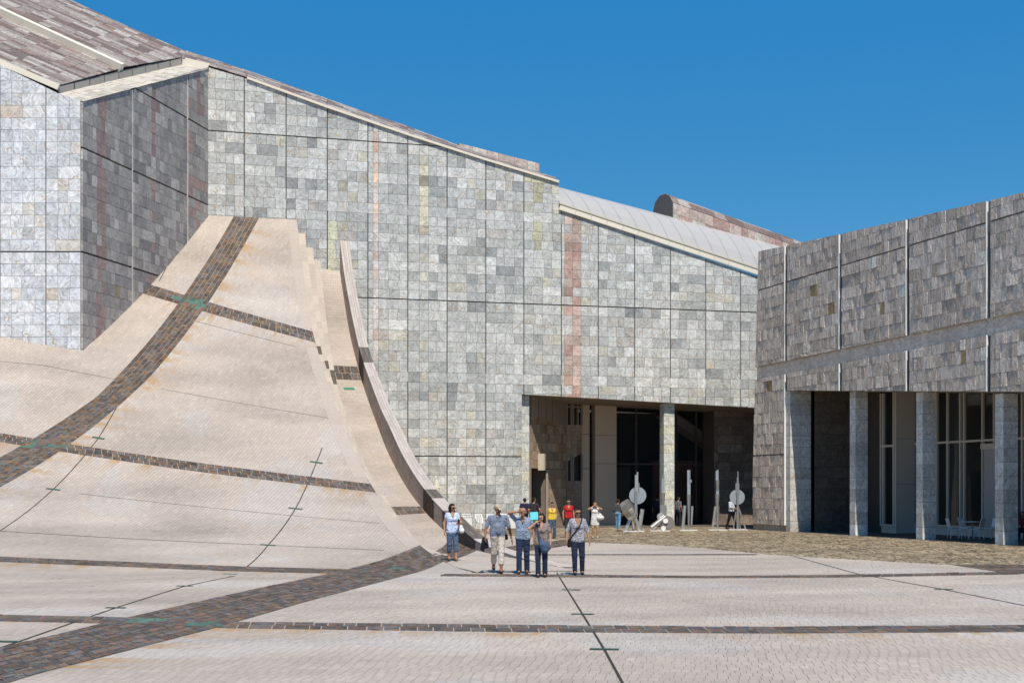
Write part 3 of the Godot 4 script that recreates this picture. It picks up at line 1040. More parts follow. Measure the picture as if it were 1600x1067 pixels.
func cream(_p: Vector2) -> Color: return vary(Color(0.66, 0.60, 0.51), 0.03)
func tan_stone(_p: Vector2) -> Color: return vary(pick([[0.4, Color(0.50, 0.385, 0.28)], [0.3, Color(0.42, 0.325, 0.24)], [0.2, Color(0.58, 0.465, 0.35)], [0.1, Color(0.50, 0.32, 0.18)]]), 0.1)
func brown_stone(_p: Vector2) -> Color: return vary(pick([[0.5, Color(0.36, 0.275, 0.22)], [0.3, Color(0.29, 0.225, 0.185)], [0.2, Color(0.42, 0.335, 0.28)]]), 0.08)

func joint_line(parent: Node, a: Vector3, b: Vector3, w: float, d: float, col := Color(0.70, 0.69, 0.66)) -> void:
	var mb := MB.new()
	mb.beam(a, b, w, d, Vector3(0.3, 0, 1), col)
	part("joint_trim", mb, M.plain, parent)

func build_library() -> void:
	var t := thing("stone_building", "huge grey quartzite clad building with sloping roof, white vaulted roof and deep entrance", "building")
	var front := Frame.new(Vector3.ZERO, Vector3.RIGHT)
	var top := [Vector2(5.45, 23.46), Vector2(7.46, 23.03), Vector2(11.55, 21.86), Vector2(15.94, 20.70), Vector2(20.02, 19.69), Vector2(24.18, 18.74)]
	var outline := PackedVector2Array([Vector2(5.42, 8.0), Vector2(12.0, 8.0), Vector2(12.0, -0.1), Vector2(22.09, -0.1), Vector2(22.09, 7.23), Vector2(40.0, 6.56), Vector2(40.0, 12.95), Vector2(36.14, 14.12), Vector2(24.18, 17.28)])
	var rev := top.duplicate()
	rev.reverse()
	outline.append_array(PackedVector2Array(rev))
	var back := MB.new()
	poly_mesh(back, front, outline, 0.0, Color(0.10, 0.10, 0.10))
	var wall := part("front_wall", back, M.rough, t)
	# returns: behind the sheet the wall has a body
	var breaks := [[5.45, 0.0]]
	var k := 0
	while 7.33 + 2.125 * k < 40.0:
		breaks.append([7.33 + 2.125 * k, 0.042])
		k += 1
	breaks.append([40.2, 0.0])
	for e in [13.98, 14.27, 16.45, 16.95, 24.52, 24.98, 25.46]: breaks.append([e, 0.0])
	breaks.sort_custom(func(a, b): return a[0] < b[0])
	lay(front, outline, rows_between([-0.15, 3.87, 7.75, 12.1, 16.5, 20.26, 24.0], 0.515, 0.048, [7.75, 16.5]), breaks, 0.53, 0.05, grey_stone)
	lay_slabs("stone_slab", M.stone, wall, 180)
	# the wall that runs back from the near corner
	var near := Vector3(-0.55, 0, 11.05)
	var far := Vector3(5.44, 0, 0.06)
	var side := Frame.new(near, far - near)
	var ln := near.distance_to(far)
	outline = PackedVector2Array([Vector2(0, 7.0), Vector2(ln, 14.0), Vector2(ln, 23.44), Vector2(10.2, 22.5), Vector2(4.5, 20.15), Vector2(0, 18.44)])
	back = MB.new()
	poly_mesh(back, side, outline, 0.0, Color(0.13, 0.13, 0.13))
	wall = part("side_wall", back, M.rough, t)
	lay(side, outline, rows_between([7.0, 12.1, 16.48, 20.26, 24.0], 0.515, 0.07), [[0.0, 0.0], [4.5, 0.15], [10.2, 0.15], [ln, 0.0]], 0.42, 0.09, violet_stone)
	lay_slabs("stone_slab", M.streak, wall, 60)
	for s in [[4.5, 7.9, 20.1], [10.2, 12.0, 22.4]]:
		joint_line(t, side.at(Vector2(s[0] - 0.055, s[1]), 0.05), side.at(Vector2(s[0] - 0.055, s[2]), 0.05), 0.05, 0.10)
	# the nearest wall, square to the view
	var lw := Frame.new(near - Vector3(0.96, 0, 0.28) * 14.0, Vector3(0.96, 0, 0.28))
	outline = PackedVector2Array([Vector2(0, 7.0), Vector2(14, 7.0), Vector2(14, 18.44), Vector2(13.05, 18.75), Vector2(10.6, 19.95), Vector2(0, 25.0)])
	back = MB.new()
	poly_mesh(back, lw, outline, 0.0, Color(0.16, 0.16, 0.16))
	wall = part("end_wall", back, M.rough, t)
	var br := [[0.0, 0.0]]
	k = 0
	while 0.97 + 1.93 * k < 13.9:
		br.append([0.97 + 1.93 * k, 0.03])
		k += 1
	br.append([14.0, 0.0])
	lay(lw, outline, rows_between([7.0, 12.1, 25.4], 0.52, 0.05), br, 0.5, 0.05, white_stone)
	lay_slabs("stone_slab", M.stone, wall, 60)
	build_roofs(t)
	build_entrance(t)

func build_roofs(t: Node3D) -> void:
	var p1 := Vector3(-1.47, 19.16, 10.45)
	var p0 := Vector3(-5.33, 20.80, 9.62)
	var p2 := Vector3(4.28, 24.05, -0.68)
	var u := (p1 - p0).normalized()
	var n := u.cross(p2 - p1).normalized()
	var fr := Frame.new(p1, u, n.cross(u))
	var flat := func(list):
		var o := PackedVector2Array()
		for p in list: o.append(Vector2((p - p1).dot(fr.u), (p - p1).dot(fr.w)))
		return o
	var bays := [
		[Vector3(-11.0, 23.2, 8.4), p1, Vector3(1.30, 21.80, 4.75), Vector3(-5.95, 24.85, 3.05), Vector3(-11.5, 27.5, 1.4)],
		[Vector3(-11.4, 27.8, 1.0), Vector3(-5.8, 25.1, 2.65), Vector3(1.2, 21.75, 4.85), p2, Vector3(4.55, 24.77, -1.99), Vector3(1.69, 25.93, -2.52), Vector3(-1.16, 27.37, -3.51), Vector3(-4.64, 28.89, -4.33), Vector3(-11, 32.0, -6.0)]]
	for bay in bays:
		var o: PackedVector2Array = flat.call(bay)
		var mb := MB.new()
		poly_mesh(mb, fr, o, -0.02, Color(0.12, 0.09, 0.08))
		poly_mesh(mb, fr, o, -0.4, Color(0.5, 0.46, 0.4))
		var r := part("roof", mb, M.rough, t)
		var rows := []
		var y := -2.0
		while y < 22.0:
			rows.append([y, y + 0.34, false])
			y += 0.34
		lay(fr, o, rows, [[-12.0, 0.0], [12.0, 0.0]], 0.75, 0.03, roof_stone, 0.5, 0.012)
		lay_slabs("roof_slab", M.streak, r, 140, false)
	var cr := Color(0.74, 0.69, 0.58)
	var mb := MB.new()
	mb.beam(Vector3(-11.0, 23.12, 8.45), p1 + Vector3(0.02, -0.08, 0.06), 0.14, 0.24, Vector3.UP, cr)
	part("eaves_trim", mb, M.plain, t)
	mb = MB.new()
	mb.beam(Vector3(-11.5, 27.75, 1.25), Vector3(1.22, 21.60, 5.13), 0.34, 0.46, n, cr)
	part("gutter", mb, M.plain, t)
	# fascia below the sloping edge, in panels
	var q0 := p1 + Vector3(0.02, 0, 0.0)
	var near_top := Vector3(-0.50, 18.30, 11.10)
	var far_top := Vector3(5.5, 23.3, 0.02)
	for k in 9:
		var a := q0.lerp(p2, k / 9.0)
		var b := q0.lerp(p2, (k + 1) / 9.0 - 0.006)
		var f := MB.new()
		var dn := Vector3(0, -0.36, 0)
		f.quad(a + dn, b + dn, b + Vector3(0, -0.03, 0), a + Vector3(0, -0.03, 0), vary(Color(0.42, 0.385, 0.335), 0.04))
		f.quad(a + dn - Vector3(0.1, 0, 0.1), b + dn - Vector3(0.1, 0, 0.1), b + dn, a + dn, Color(0.4, 0.37, 0.33))
		part("fascia_panel", f, M.plain, t)
	mb = MB.new()
	mb.quad(q0 + Vector3(-0.12, -0.7, -0.05), p2 + Vector3(-0.12, -0.7, -0.05), p2 + Vector3(-0.12, 0.0, -0.05), q0 + Vector3(-0.12, 0.0, -0.05), Color(0.4, 0.37, 0.33))
	mb.quad(q0 + Vector3(-0.2, -0.75, 0.0), near_top, far_top, p2 + Vector3(-0.2, -0.75, 0), Color(0.4, 0.37, 0.33))
	part("verge_board", mb, M.rough, t)
	mb = MB.new()
	mb.quad(p2 + Vector3(0, -0.42, 0.02), Vector3(5.5, 23.40, 0.12), Vector3(5.6, 23.62, 0.12), p2 + Vector3(0.02, 0.02, 0.02), cr)
	mb.quad(p2 + Vector3(0.02, 0.02, 0.02), Vector3(5.6, 23.62, 0.12), Vector3(5.6, 23.62, -1.5), Vector3(4.55, 24.77, -1.99), Color(0.4, 0.33, 0.29))
	part("eaves_trim", mb, M.plain, t)
	# the cream tiled apron between the fascia and the side wall
	patch(q0 + Vector3(-0.05, -0.36, 0.1), Vector3(-0.44, 18.40, 11.15), Vector3(5.62, 23.40, 0.08), p2 + Vector3(-0.05, -0.36, 0), 24, 0.45, 0.0, func(p): return vary(Color(0.52, 0.48, 0.40), 0.06) if p.x > 0.7 and rng.randf() < 0.55 else cream(p), 0.42, 0.012)
	lay_slabs("apron_tile", M.paver, t, 120)
	# thin sloping roof above the front wall
	var lo := [Vector3(4.32, 24.03, -0.6), Vector3(7.46, 23.07, 0.1), Vector3(11.55, 21.90, 0.1), Vector3(15.94, 20.74, 0.1), Vector3(20.02, 19.73, 0.1), Vector3(24.16, 18.78, 0.1)]
	var hi := [Vector3(4.55, 24.80, -2.0), Vector3(7.6, 24.37, -3), Vector3(12.05, 23.13, -3), Vector3(16.4, 21.98, -3), Vector3(20.6, 20.75, -3), Vector3(24.98, 19.68, -3)]
	mb = MB.new()
	var tr := MB.new()
	for k in 5:
		mb.quad(lo[k] + Vector3(0, -0.03, 0), lo[k + 1] + Vector3(0, -0.03, 0), hi[k + 1] + Vector3(0, -0.03, 0), hi[k] + Vector3(0, -0.03, 0), Color(0.14, 0.1, 0.09))
		mb.quad(hi[k + 1] + Vector3(0, -2.5, 0), hi[k] + Vector3(0, -2.5, 0), hi[k], hi[k + 1], Color(0.3, 0.26, 0.22))
		if k > 0: tr.beam(lo[k] + Vector3(0, -0.02, 0.03), lo[k + 1] + Vector3(0, -0.02, 0.03), 0.10, 0.12, Vector3.UP, cr)
	var roof := part("roof", mb, M.rough, t)
	part("eaves_trim", tr, M.plain, t)
	for k in 5: patch(lo[k], lo[k + 1], hi[k + 1], hi[k], 8, 0.8, 0.02, roof_stone, 0.5)
	lay_slabs("roof_slab", M.streak, roof, 110, false)
	# rooftop block clad in pink stone
	mb = MB.new()
	var b0 := Vector3(19.4, 20.72, -3.1)
	var b1 := Vector3(24.05, 19.86, -3.1)
	for e in [[0.0, Vector3.ZERO]]:
		mb.quad(b0, b1, b1 + Vector3(0, 0.58, 0), b0 + Vector3(0, 0.55, 0), Color(0.3, 0.25, 0.22))
		mb.quad(b1, b1 + Vector3(0, 0, -3), b1 + Vector3(0, 0.58, -3), b1 + Vector3(0, 0.58, 0), Color(0.66, 0.6, 0.52))
		mb.quad(b0 + Vector3(0, 0.55, 0), b1 + Vector3(0, 0.58, 0), b1 + Vector3(0, 0.58, -3), b0 + Vector3(0, 0.55, -3), Color(0.6, 0.5, 0.45))
	var blk := part("rooftop_block", mb, M.rough, t)
	patch(b0, b1, b1 + Vector3(0, 0.58, 0), b0 + Vector3(0, 0.55, 0), 1, 0.75, 0.04, pink_stone)
	lay_slabs("stone_slab", M.stone, blk, 40)
	# white vaulted roof over the entrance wing
	var yf := func(x): return 17.60 - (x - 24.18) * 0.2574
	var yt := func(x): return 18.92 - (x - 24.2) * 0.193
	mb = MB.new()
	var arc := [Vector2(0.12, 0.0), Vector2(-0.18, 0.34), Vector2(-0.55, 0.63), Vector2(-1.0, 0.86), Vector2(-1.5, 1.0), Vector2(-3.0, 1.16), Vector2(-6.0, 1.1)]
	var at := func(x, q): return Vector3(x, lerpf(yf.call(x), yt.call(x), q.y), q.x)
	mb.quad(at.call(24.2, arc[0]), at.call(42.0, arc[0]), at.call(42.0, arc[4]) + Vector3(0, -0.3, 0), at.call(24.2, arc[4]) + Vector3(0, -0.3, 0), Color(0.3, 0.3, 0.3))
	var vault := part("vaulted_roof", mb, M.rough, t)
	var x := 24.2
	while x < 41.0:
		var pn := MB.new()
		for k in 6:
			var a: Vector2 = arc[k]
			var b: Vector2 = arc[k + 1]
			var lean := 0.16
			var xa: float = x - lean * k
			var xb: float = x - lean * (k + 1)
			var lim := 24.2
			var c := vary(Color(0.44, 0.43, 0.42), 0.012)
			pn.quad(at.call(maxf(xa, lim) + 0.008, a), at.call(xa + 0.902, a), at.call(xb + 0.902, b), at.call(maxf(xb, lim) + 0.008, b), c)
		part("roof_panel", pn, M.paint, vault)
		x += 0.91
	mb = MB.new()
	x = 24.2
	while x < 40.0:
		var f := MB.new()
		var a := Vector3(x + 0.008, yf.call(x) - 0.20, 0.13)
		var b := Vector3(x + 0.90, yf.call(x + 0.9) - 0.20, 0.13)
		f.beam(a, b, 0.12, 0.30, Vector3.UP, vary(Color(0.76, 0.71, 0.59), 0.02))
		f.beam(a + Vector3(0, 0.19, 0.02), b + Vector3(0, 0.19, 0.02), 0.16, 0.07, Vector3.UP, Color(0.60, 0.55, 0.42))
		part("eaves_trim", f, M.plain, t)
		x += 0.91
	# stone dormer riding on the vault
	var d0 := Vector3(31.45, 17.2, -1.4)
	var dd := Vector3(11.0, -3.0, 0)
	var prof := [Vector2(0, 0), Vector2(0, 1.13), Vector2(-0.5, 1.58), Vector2(-1.2, 1.86), Vector2(-2.0, 1.90), Vector2(-2.7, 1.62), Vector2(-3.1, 1.0), Vector2(-3.2, 0.4)]
	mb = MB.new()
	var cen := d0 + Vector3(0, 0.5, -1.6)
	for k in prof.size():
		var a: Vector2 = prof[k]
		var b: Vector2 = prof[(k + 1) % prof.size()]
		var pa := d0 + Vector3(0, a.y, a.x)
		var pb := d0 + Vector3(0, b.y, b.x)
		var o := mb.v.size()
		mb.v.append_array([cen, pa, pb])
		for j in 3:
			mb.n.append(Vector3.LEFT); mb.c.append(Color(0.2, 0.165, 0.14)); mb.u.append(Vector2(mb.v[o + j].z * 2.0, mb.v[o + j].y * 0.7))
		mb.i.append_array([o, o + 2, o + 1])
		mb.quad(pa, pa + dd, pb + dd, pb, Color(0.2, 0.17, 0.15))
	var dorm := part("dormer", mb, M.streak, t)
	for k in 5:
		var a: Vector2 = prof[k]
		var b: Vector2 = prof[k + 1]
		var pa := d0 + Vector3(0, a.y, a.x)
		var pb := d0 + Vector3(0, b.y, b.x)
		patch(pa, pa + dd, pb + dd, pb, 2 if k == 0 else 1, 0.62 if k == 0 else 0.8, 0.025, pink_stone if k == 0 else roof_stone)
	lay_slabs("stone_slab", M.stone, dorm, 60)

func window_wall(t: Node, a: Vector3, b: Vector3, y0: float, y1: float, bars: Array, transoms: Array, col: Color, out: Vector3, called := "window") -> void:
	var g := MB.new()
	g.quad(a + Vector3(0, y0, 0), b + Vector3(0, y0, 0), b + Vector3(0, y1, 0), a + Vector3(0, y1, 0))
	var w := MB.new()
	for s in bars:
		var p := a.lerp(b, s) + out * 0.03
		w.beam(p + Vector3(0, y0, 0), p + Vector3(0, y1, 0), 0.10, 0.12, out, col)
	for y in transoms:
		w.beam(a + Vector3(0, y, 0) + out * 0.03, b + Vector3(0, y, 0) + out * 0.03, 0.11, 0.10, Vector3.UP, col)
	var f := part(called, w, M.plain, t)
	part("pane", g, M.glass, f)

func build_entrance(t: Node3D) -> void:
	var sof := func(x): return 7.23 - (x - 22.09) * 0.0374
	var mb := MB.new()
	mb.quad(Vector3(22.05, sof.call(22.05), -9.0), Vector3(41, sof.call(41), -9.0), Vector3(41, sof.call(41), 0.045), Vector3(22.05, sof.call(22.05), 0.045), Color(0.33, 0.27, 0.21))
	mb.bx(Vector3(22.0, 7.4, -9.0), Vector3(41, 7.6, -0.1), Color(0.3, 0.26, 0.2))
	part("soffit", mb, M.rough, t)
	mb = MB.new()
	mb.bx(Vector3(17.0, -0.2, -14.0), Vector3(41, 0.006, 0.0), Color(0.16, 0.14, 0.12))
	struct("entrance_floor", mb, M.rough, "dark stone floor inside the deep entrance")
	# piers faced with stone blocks
	for c in [[22.09, 22.63, -0.36, 0.9], [30.47, 31.10, -0.34, 0.6]]:
		mb = MB.new()
		mb.bx(Vector3(c[0] + 0.03, 0, c[2] - c[3]), Vector3(c[1] - 0.03, sof.call(c[0]), c[2] - 0.03), Color(0.15, 0.15, 0.14))
		var pier := part("column", mb, M.rough, t)
		var y := 0.0
		while y < sof.call(c[0]) - 0.1:
			var b := MB.new()
			var h := minf(y + 0.515, sof.call(c[0]) - 0.02)
			var col := vary(pick([[0.6, Color(0.74, 0.76, 0.71)], [0.25, Color(0.84, 0.84, 0.78)], [0.15, Color(0.76, 0.75, 0.60)]]), 0.06)
			b.bx(Vector3(c[0], y + 0.006, c[2] - c[3]), Vector3(c[1], h - 0.006, c[2]), col, 0.42)
			for q in b.u.size(): b.u[q] += Vector2(y * 0.37, y * 0.61)
			part("stone_block", b, M.stone, pier)
			y += 0.515
	# angled inner wall with a doorway
	var a := Vector3(22.9, 0, -1.0)
	var e := Vector3(26.28, 0, -5.0)
	var fa := Frame.new(a, e - a)
	var la := a.distance_to(e)
	var outline := PackedVector2Array([Vector2(0, 3.25), Vector2(2.35, 3.25), Vector2(2.35, 0), Vector2(la, 0), Vector2(la, 5.75), Vector2(0, 6.1)])
	mb = MB.new()
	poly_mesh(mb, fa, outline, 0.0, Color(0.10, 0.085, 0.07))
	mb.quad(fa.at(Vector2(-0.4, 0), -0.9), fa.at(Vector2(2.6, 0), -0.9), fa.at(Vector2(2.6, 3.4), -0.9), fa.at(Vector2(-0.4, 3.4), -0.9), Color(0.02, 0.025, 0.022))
	mb.quad(fa.at(Vector2(2.38, 0), 0.0), fa.at(Vector2(2.38, 0), -0.9), fa.at(Vector2(2.38, 3.25), -0.9), fa.at(Vector2(2.38, 3.25), 0.0), Color(0.28, 0.23, 0.18))
	mb.quad(Vector3(22.6, 0, -1.2), Vector3(22.95, 0, -1.0), Vector3(22.95, 7.3, -1.0), Vector3(22.6, 7.3, -1.2), Color(0.3, 0.25, 0.2))
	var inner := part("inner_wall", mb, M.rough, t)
	lay(fa, outline, rows_between([0.0, 3.25, 6.2], 0.53, 0.02), [[0.0, 0.0], [2.4, 0.0], [la, 0.0]], 0.38, 0.02, tan_stone)
	lay_slabs("stone_slab", M.streak, inner, 110)
	mb = MB.new()
	mb.box(Transform3D(Basis(fa.u, fa.w, fa.n), fa.at(Vector2(1.15, 3.62), 0.18)), Vector3(0.24, 0.92, 0.34), Color(0.62, 0.55, 0.44))
	part("projecting_fin", mb, M.plain, inner)
	mb = MB.new()
	mb.beam(fa.at(Vector2(2.30, 0), 0.03), fa.at(Vector2(2.30, 3.2), 0.03), 0.12, 0.1, fa.n, Color(0.42, 0.38, 0.33))
	part("door_frame", mb, M.plain, inner)
	# smooth beige panels over the stone
	for q in [[0.0, 1.1], [1.1, 2.2], [2.2, 3.1], [3.1, la]]:
		mb = MB.new()
		mb.quad(fa.at(Vector2(q[0] + 0.02, 6.1 - q[0] * 0.08), 0.02), fa.at(Vector2(q[1] - 0.02, 6.1 - q[1] * 0.08), 0.02), fa.at(Vector2(q[1] - 0.02, 7.3), 0.02), fa.at(Vector2(q[0] + 0.02, 7.3), 0.02), Color(0.34, 0.285, 0.225))
		part("smooth_panel", mb, M.plain, inner)
	# folded facet with narrow windows
	var c0 := e
	var c1 := Vector3(27.30, 0, -5.2)
	var fb := Frame.new(c0, c1 - c0)
	var lb := c0.distance_to(c1)
	mb = MB.new()
	mb.quad(fb.at(Vector2(0, 0), -0.35), fb.at(Vector2(lb, 0), -0.35), fb.at(Vector2(lb, 7.3), -0.35), fb.at(Vector2(0, 7.3), -0.35), Color(0.20, 0.16, 0.125))
	var fold := part("folded_wall", mb, M.rough, t)
	outline = PackedVector2Array([Vector2(0, 3.7), Vector2(lb, 4.2), Vector2(lb, 5.85), Vector2(0, 5.85)])
	lay(fb, outline, rows_between([3.5, 6.0], 0.55, 0.02), [[0.0, 0.0], [lb, 0.0]], 0.4, 0.05, tan_stone)
	outline = PackedVector2Array([Vector2(0, 0), Vector2(lb, 0), Vector2(lb, 2.6), Vector2(0, 2.6)])
	lay(fb, outline, rows_between([0.0, 2.6], 0.55, 0.02), [[0.0, 0.0], [lb, 0.0]], 0.5, 0.05, brown_stone)
	lay_slabs("stone_slab", M.streak, fold, 40)
	window_wall(fold, fb.at(Vector2(0.0, 0), 0.0), fb.at(Vector2(lb, 0), 0.0), 5.85, 7.2, [0.02, 0.3, 0.42, 0.72, 0.98], [6.9], Color(0.30, 0.25, 0.2), fb.n)
	window_wall(fold, fb.at(Vector2(0.0, 0), 0.0), fb.at(Vector2(lb, 0), 0.0), 2.6, 4.1, [0.02, 0.3, 0.42, 0.98], [], Color(0.26, 0.24, 0.22), fb.n)
	var c2 := Vector3(27.80, 0, -5.22)
	for q in [[0.0, 3.3], [3.33, 5.3], [5.33, 7.3]]:
		mb = MB.new()
		mb.quad(c1 + Vector3(0, q[0], 0), c2 + Vector3(0, q[0], 0), c2 + Vector3(0, q[1], 0), c1 + Vector3(0, q[1], 0), vary(Color(0.60, 0.49, 0.38), 0.05))
		part("smooth_panel", mb, M.plain, t)
	# tall beige pier
	for q in [[0.0, 3.6], [3.62, 5.25], [5.27, 7.3]]:
		mb = MB.new()
		mb.bx(Vector3(28.08, q[0], -5.7), Vector3(29.40, q[1], -5.0), vary(Color(0.64, 0.52, 0.40), 0.03))
		part("pier_panel", mb, M.plain, t)
	# the glazed hall behind
	mb = MB.new()
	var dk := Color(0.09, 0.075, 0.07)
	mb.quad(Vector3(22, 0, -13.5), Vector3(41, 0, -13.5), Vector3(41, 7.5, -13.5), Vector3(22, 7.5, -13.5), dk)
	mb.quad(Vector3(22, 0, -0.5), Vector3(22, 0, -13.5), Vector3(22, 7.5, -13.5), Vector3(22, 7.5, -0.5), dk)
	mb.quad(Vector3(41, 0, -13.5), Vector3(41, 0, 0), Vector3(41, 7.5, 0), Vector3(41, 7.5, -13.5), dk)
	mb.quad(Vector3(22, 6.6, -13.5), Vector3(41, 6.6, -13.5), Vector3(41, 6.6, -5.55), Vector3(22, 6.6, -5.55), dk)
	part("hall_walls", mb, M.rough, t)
	mb = MB.new()
	mb.bx(Vector3(33.3, 0, -9.2), Vector3(36.5, 3.9, -9.0), Color(0.30, 0.12, 0.09))
	mb.bx(Vector3(29.9, 0, -8.2), Vector3(31.4, 3.4, -8.0), Color(0.13, 0.13, 0.12))
	part("partition", mb, M.plain, t)
	mb = MB.new()
	mb.beam(Vector3(32.5, 7.3, -7.6), Vector3(37.5, 4.2, -7.6), 1.6, 0.5, Vector3.UP, Color(0.42, 0.38, 0.34))
	mb.beam(Vector3(32.5, 8.5, -6.6), Vector3(37.5, 5.6, -6.6), 0.3, 0.16, Vector3.UP, Color(0.30, 0.28, 0.26))
	part("stair_flight", mb, M.plain, t)
	window_wall(t, Vector3(29.4, 0, -5.5), Vector3(33.4, 0, -5.5), 0.15, 7.1, [0.0, 0.35, 0.99], [3.6], Color(0.10, 0.09, 0.085), Vector3.BACK)
	window_wall(t, Vector3(33.4, 0, -5.5), Vector3(35.9, 0, -5.5), 0.15, 7.1, [0.5, 1.0], [3.6], Color(0.10, 0.085, 0.08), Vector3.BACK)
	# brown stone wall at the end
	var fw := Frame.new(Vector3(35.15, 0, -4.0), Vector3.RIGHT)
	outline = PackedVector2Array([Vector2(0, 0), Vector2(5, 0), Vector2(5, 7.0), Vector2(0, 7.0)])
	mb = MB.new()
	poly_mesh(mb, fw, outline, 0.0, Color(0.06, 0.05, 0.04))
	mb.quad(Vector3(35.15, 0, -5.7), Vector3(35.15, 0, -4.0), Vector3(35.15, 7.0, -4.0), Vector3(35.15, 7.0, -5.7), Color(0.16, 0.13, 0.11))
	var endw := part("inner_wall", mb, M.rough, t)
	lay(fw, outline, rows_between([0.0, 6.9], 0.53, 0.02), [[0.0, 0.0], [0.25, 0.0], [5.0, 0.0]], 0.8, 0.02, brown_stone)
	lay_slabs("stone_slab", M.stone, endw, 80)

# ------------------------------------------------------------------ the arcaded block
func build_cafe_block() -> void:
	var t := thing("arcade_building", "dark split stone building with tall pillars, recessed glazing and a sloping top", "building")
	var X := 33.2
	var fr := Frame.new(Vector3(X, 0, 0), Vector3(0, 0, 1))      # u runs towards the camera
	var topy := func(z): return table(z, [6.0, 14.3, 20.0, 28.0, 40.0], [14.47, 13.95, 13.61, 13.17, 12.5])
	var sof := func(z): return 7.03 - (z - 9.44) * 0.0677
	var s0 := func(z): return 8.5 + (z - 5.8) * 0.0121          # upper edge of the recessed strip
	var s1 := func(z): return 7.84 + (z - 5.7) * 0.013
	# body
	var mb := MB.new()
	var bc := Color(0.32, 0.30, 0.285)
	var zb := 40.0
	mb.quad(Vector3(X + 0.09, sof.call(9.4), 9.4), Vector3(X + 0.09, sof.call(zb), zb), Vector3(X + 0.09, topy.call(zb) - 0.05, zb), Vector3(X + 0.09, topy.call(9.4) - 0.05, 9.4), bc)
	mb.quad(Vector3(X + 0.09, 0, 5.3), Vector3(X + 0.09, 0, 9.4), Vector3(X + 0.09, topy.call(9.4) - 0.05, 9.4), Vector3(X + 0.09, topy.call(6.0) - 0.05, 6.05), bc)
	mb.quad(Vector3(50, 0, 5.3), Vector3(X + 0.09, 0, 5.3), Vector3(X + 0.09, 14.4, 6.05), Vector3(50, 14.4, 6.05), bc)
	mb.quad(Vector3(X + 0.09, topy.call(6.0) - 0.05, 6.05), Vector3(X + 0.09, topy.call(zb) - 0.05, zb), Vector3(50, topy.call(zb) - 0.05, zb), Vector3(50, topy.call(6.0) - 0.05, 6.05), bc)
	mb.quad(Vector3(X + 0.09, 0, zb), Vector3(50, 0, zb), Vector3(50, topy.call(zb), zb), Vector3(X + 0.09, topy.call(zb), zb), bc)
	mb.quad(Vector3(50, 0, zb), Vector3(50, 0, 5.3), Vector3(50, 14.4, 6.05), Vector3(50, topy.call(zb), zb), bc)
	part("body", mb, M.rough, t)
	mb = MB.new()
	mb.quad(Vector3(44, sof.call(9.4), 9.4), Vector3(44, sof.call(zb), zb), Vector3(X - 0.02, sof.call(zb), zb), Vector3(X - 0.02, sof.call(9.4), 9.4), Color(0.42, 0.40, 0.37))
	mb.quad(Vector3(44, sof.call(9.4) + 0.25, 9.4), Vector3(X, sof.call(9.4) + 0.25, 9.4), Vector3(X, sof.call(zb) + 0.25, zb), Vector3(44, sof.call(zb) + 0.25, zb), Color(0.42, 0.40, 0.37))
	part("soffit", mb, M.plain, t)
	# cladding bays, each a little proud with an open joint at its near end
	var ends := [5.3, 8.92, 14.37, 20.09, 25.82, 31.5, 37.2]
	var rows := rows_between([0.0, 3.87, 8.2, 12.45, 15.0], 0.53, 0.06)
	for k in ends.size() - 1:
		var z0: float = ends[k] + (0.27 if k > 0 else 0.0)
		var z1: float = ends[k + 1]
		var up := PackedVector2Array([Vector2(z0, s0.call(z0)), Vector2(z1, s0.call(z1)), Vector2(z1, topy.call(z1)), Vector2(maxf(z0, 6.02), topy.call(maxf(z0, 6.02)))])
		if k == 0: up = PackedVector2Array([Vector2(5.62, s0.call(z0)), Vector2(z1, s0.call(z1)), Vector2(z1, topy.call(z1)), Vector2(6.02, topy.call(6.02))])
		var low := PackedVector2Array([Vector2(z0, sof.call(z0) - 0.0), Vector2(z1, sof.call(z1)), Vector2(z1, s1.call(z1)), Vector2(z0, s1.call(z0))])
		if k == 0: low = PackedVector2Array([Vector2(5.22, 0.32), Vector2(z1, 0.32), Vector2(z1, s1.call(z1)), Vector2(5.6, s1.call(z0))])
		var bay := MB.new()
		poly_mesh(bay, fr, up, 0.0, Color(0.22, 0.21, 0.2))
		poly_mesh(bay, fr, low, 0.0, Color(0.22, 0.21, 0.2))
		var panel := part("cladding_bay", bay, M.rough, t)
		for o in [up, low]:
			lay(fr, o, rows, [[z0, 0.0], [z1, 0.0]], 0.34, 0.05, dark_facade, 0.42, 0.012)
		for sl in slabs: sl.tilt = 0.05
		lay_slabs("stone_slab", M.split, panel, [66, 70, 66, 60, 38, 0][k], false)
		for q in [[s0.call(z1), topy.call(z1) - 0.03], [0.32 if k == 0 else sof.call(z1), s1.call(z1)]]:
			var j := MB.new()
			j.bx(Vector3(X - 0.056, q[0], z1 - 0.03), Vector3(X + 0.035, q[1], z1 + 0.015), Color(0.78, 0.77, 0.74))
			part("joint_trim", j, M.plain, t)
	# recessed strip of small slabs and the plinth
	var fs := Frame.new(Vector3(X + 0.085, 0, 0), Vector3(0, 0, 1))
	lay(fs, PackedVector2Array([Vector2(5.6, 7.85), Vector2(37, 8.2), Vector2(37, 8.9), Vector2(5.6, 8.5)]), [[7.8, 9.0, false]], [[5.6, 0.0], [37.0, 0.0]], 0.42, 0.01, func(_p): return vary(Color(0.88, 0.76, 0.64), 0.05), 0.42, 0.004)
	lay(fs, PackedVector2Array([Vector2(5.2, 0.0), Vector2(8.95, 0.0), Vector2(8.95, 0.32), Vector2(5.2, 0.32)]), [[0.0, 0.32, false]], [[5.2, 0.0], [9.0, 0.0]], 0.5, 0.03, func(_p): return vary(Color(0.5, 0.45, 0.41), 0.05), 0.42, 0.006)
	lay_slabs("strip_slab", M.streak, t, 100, false)
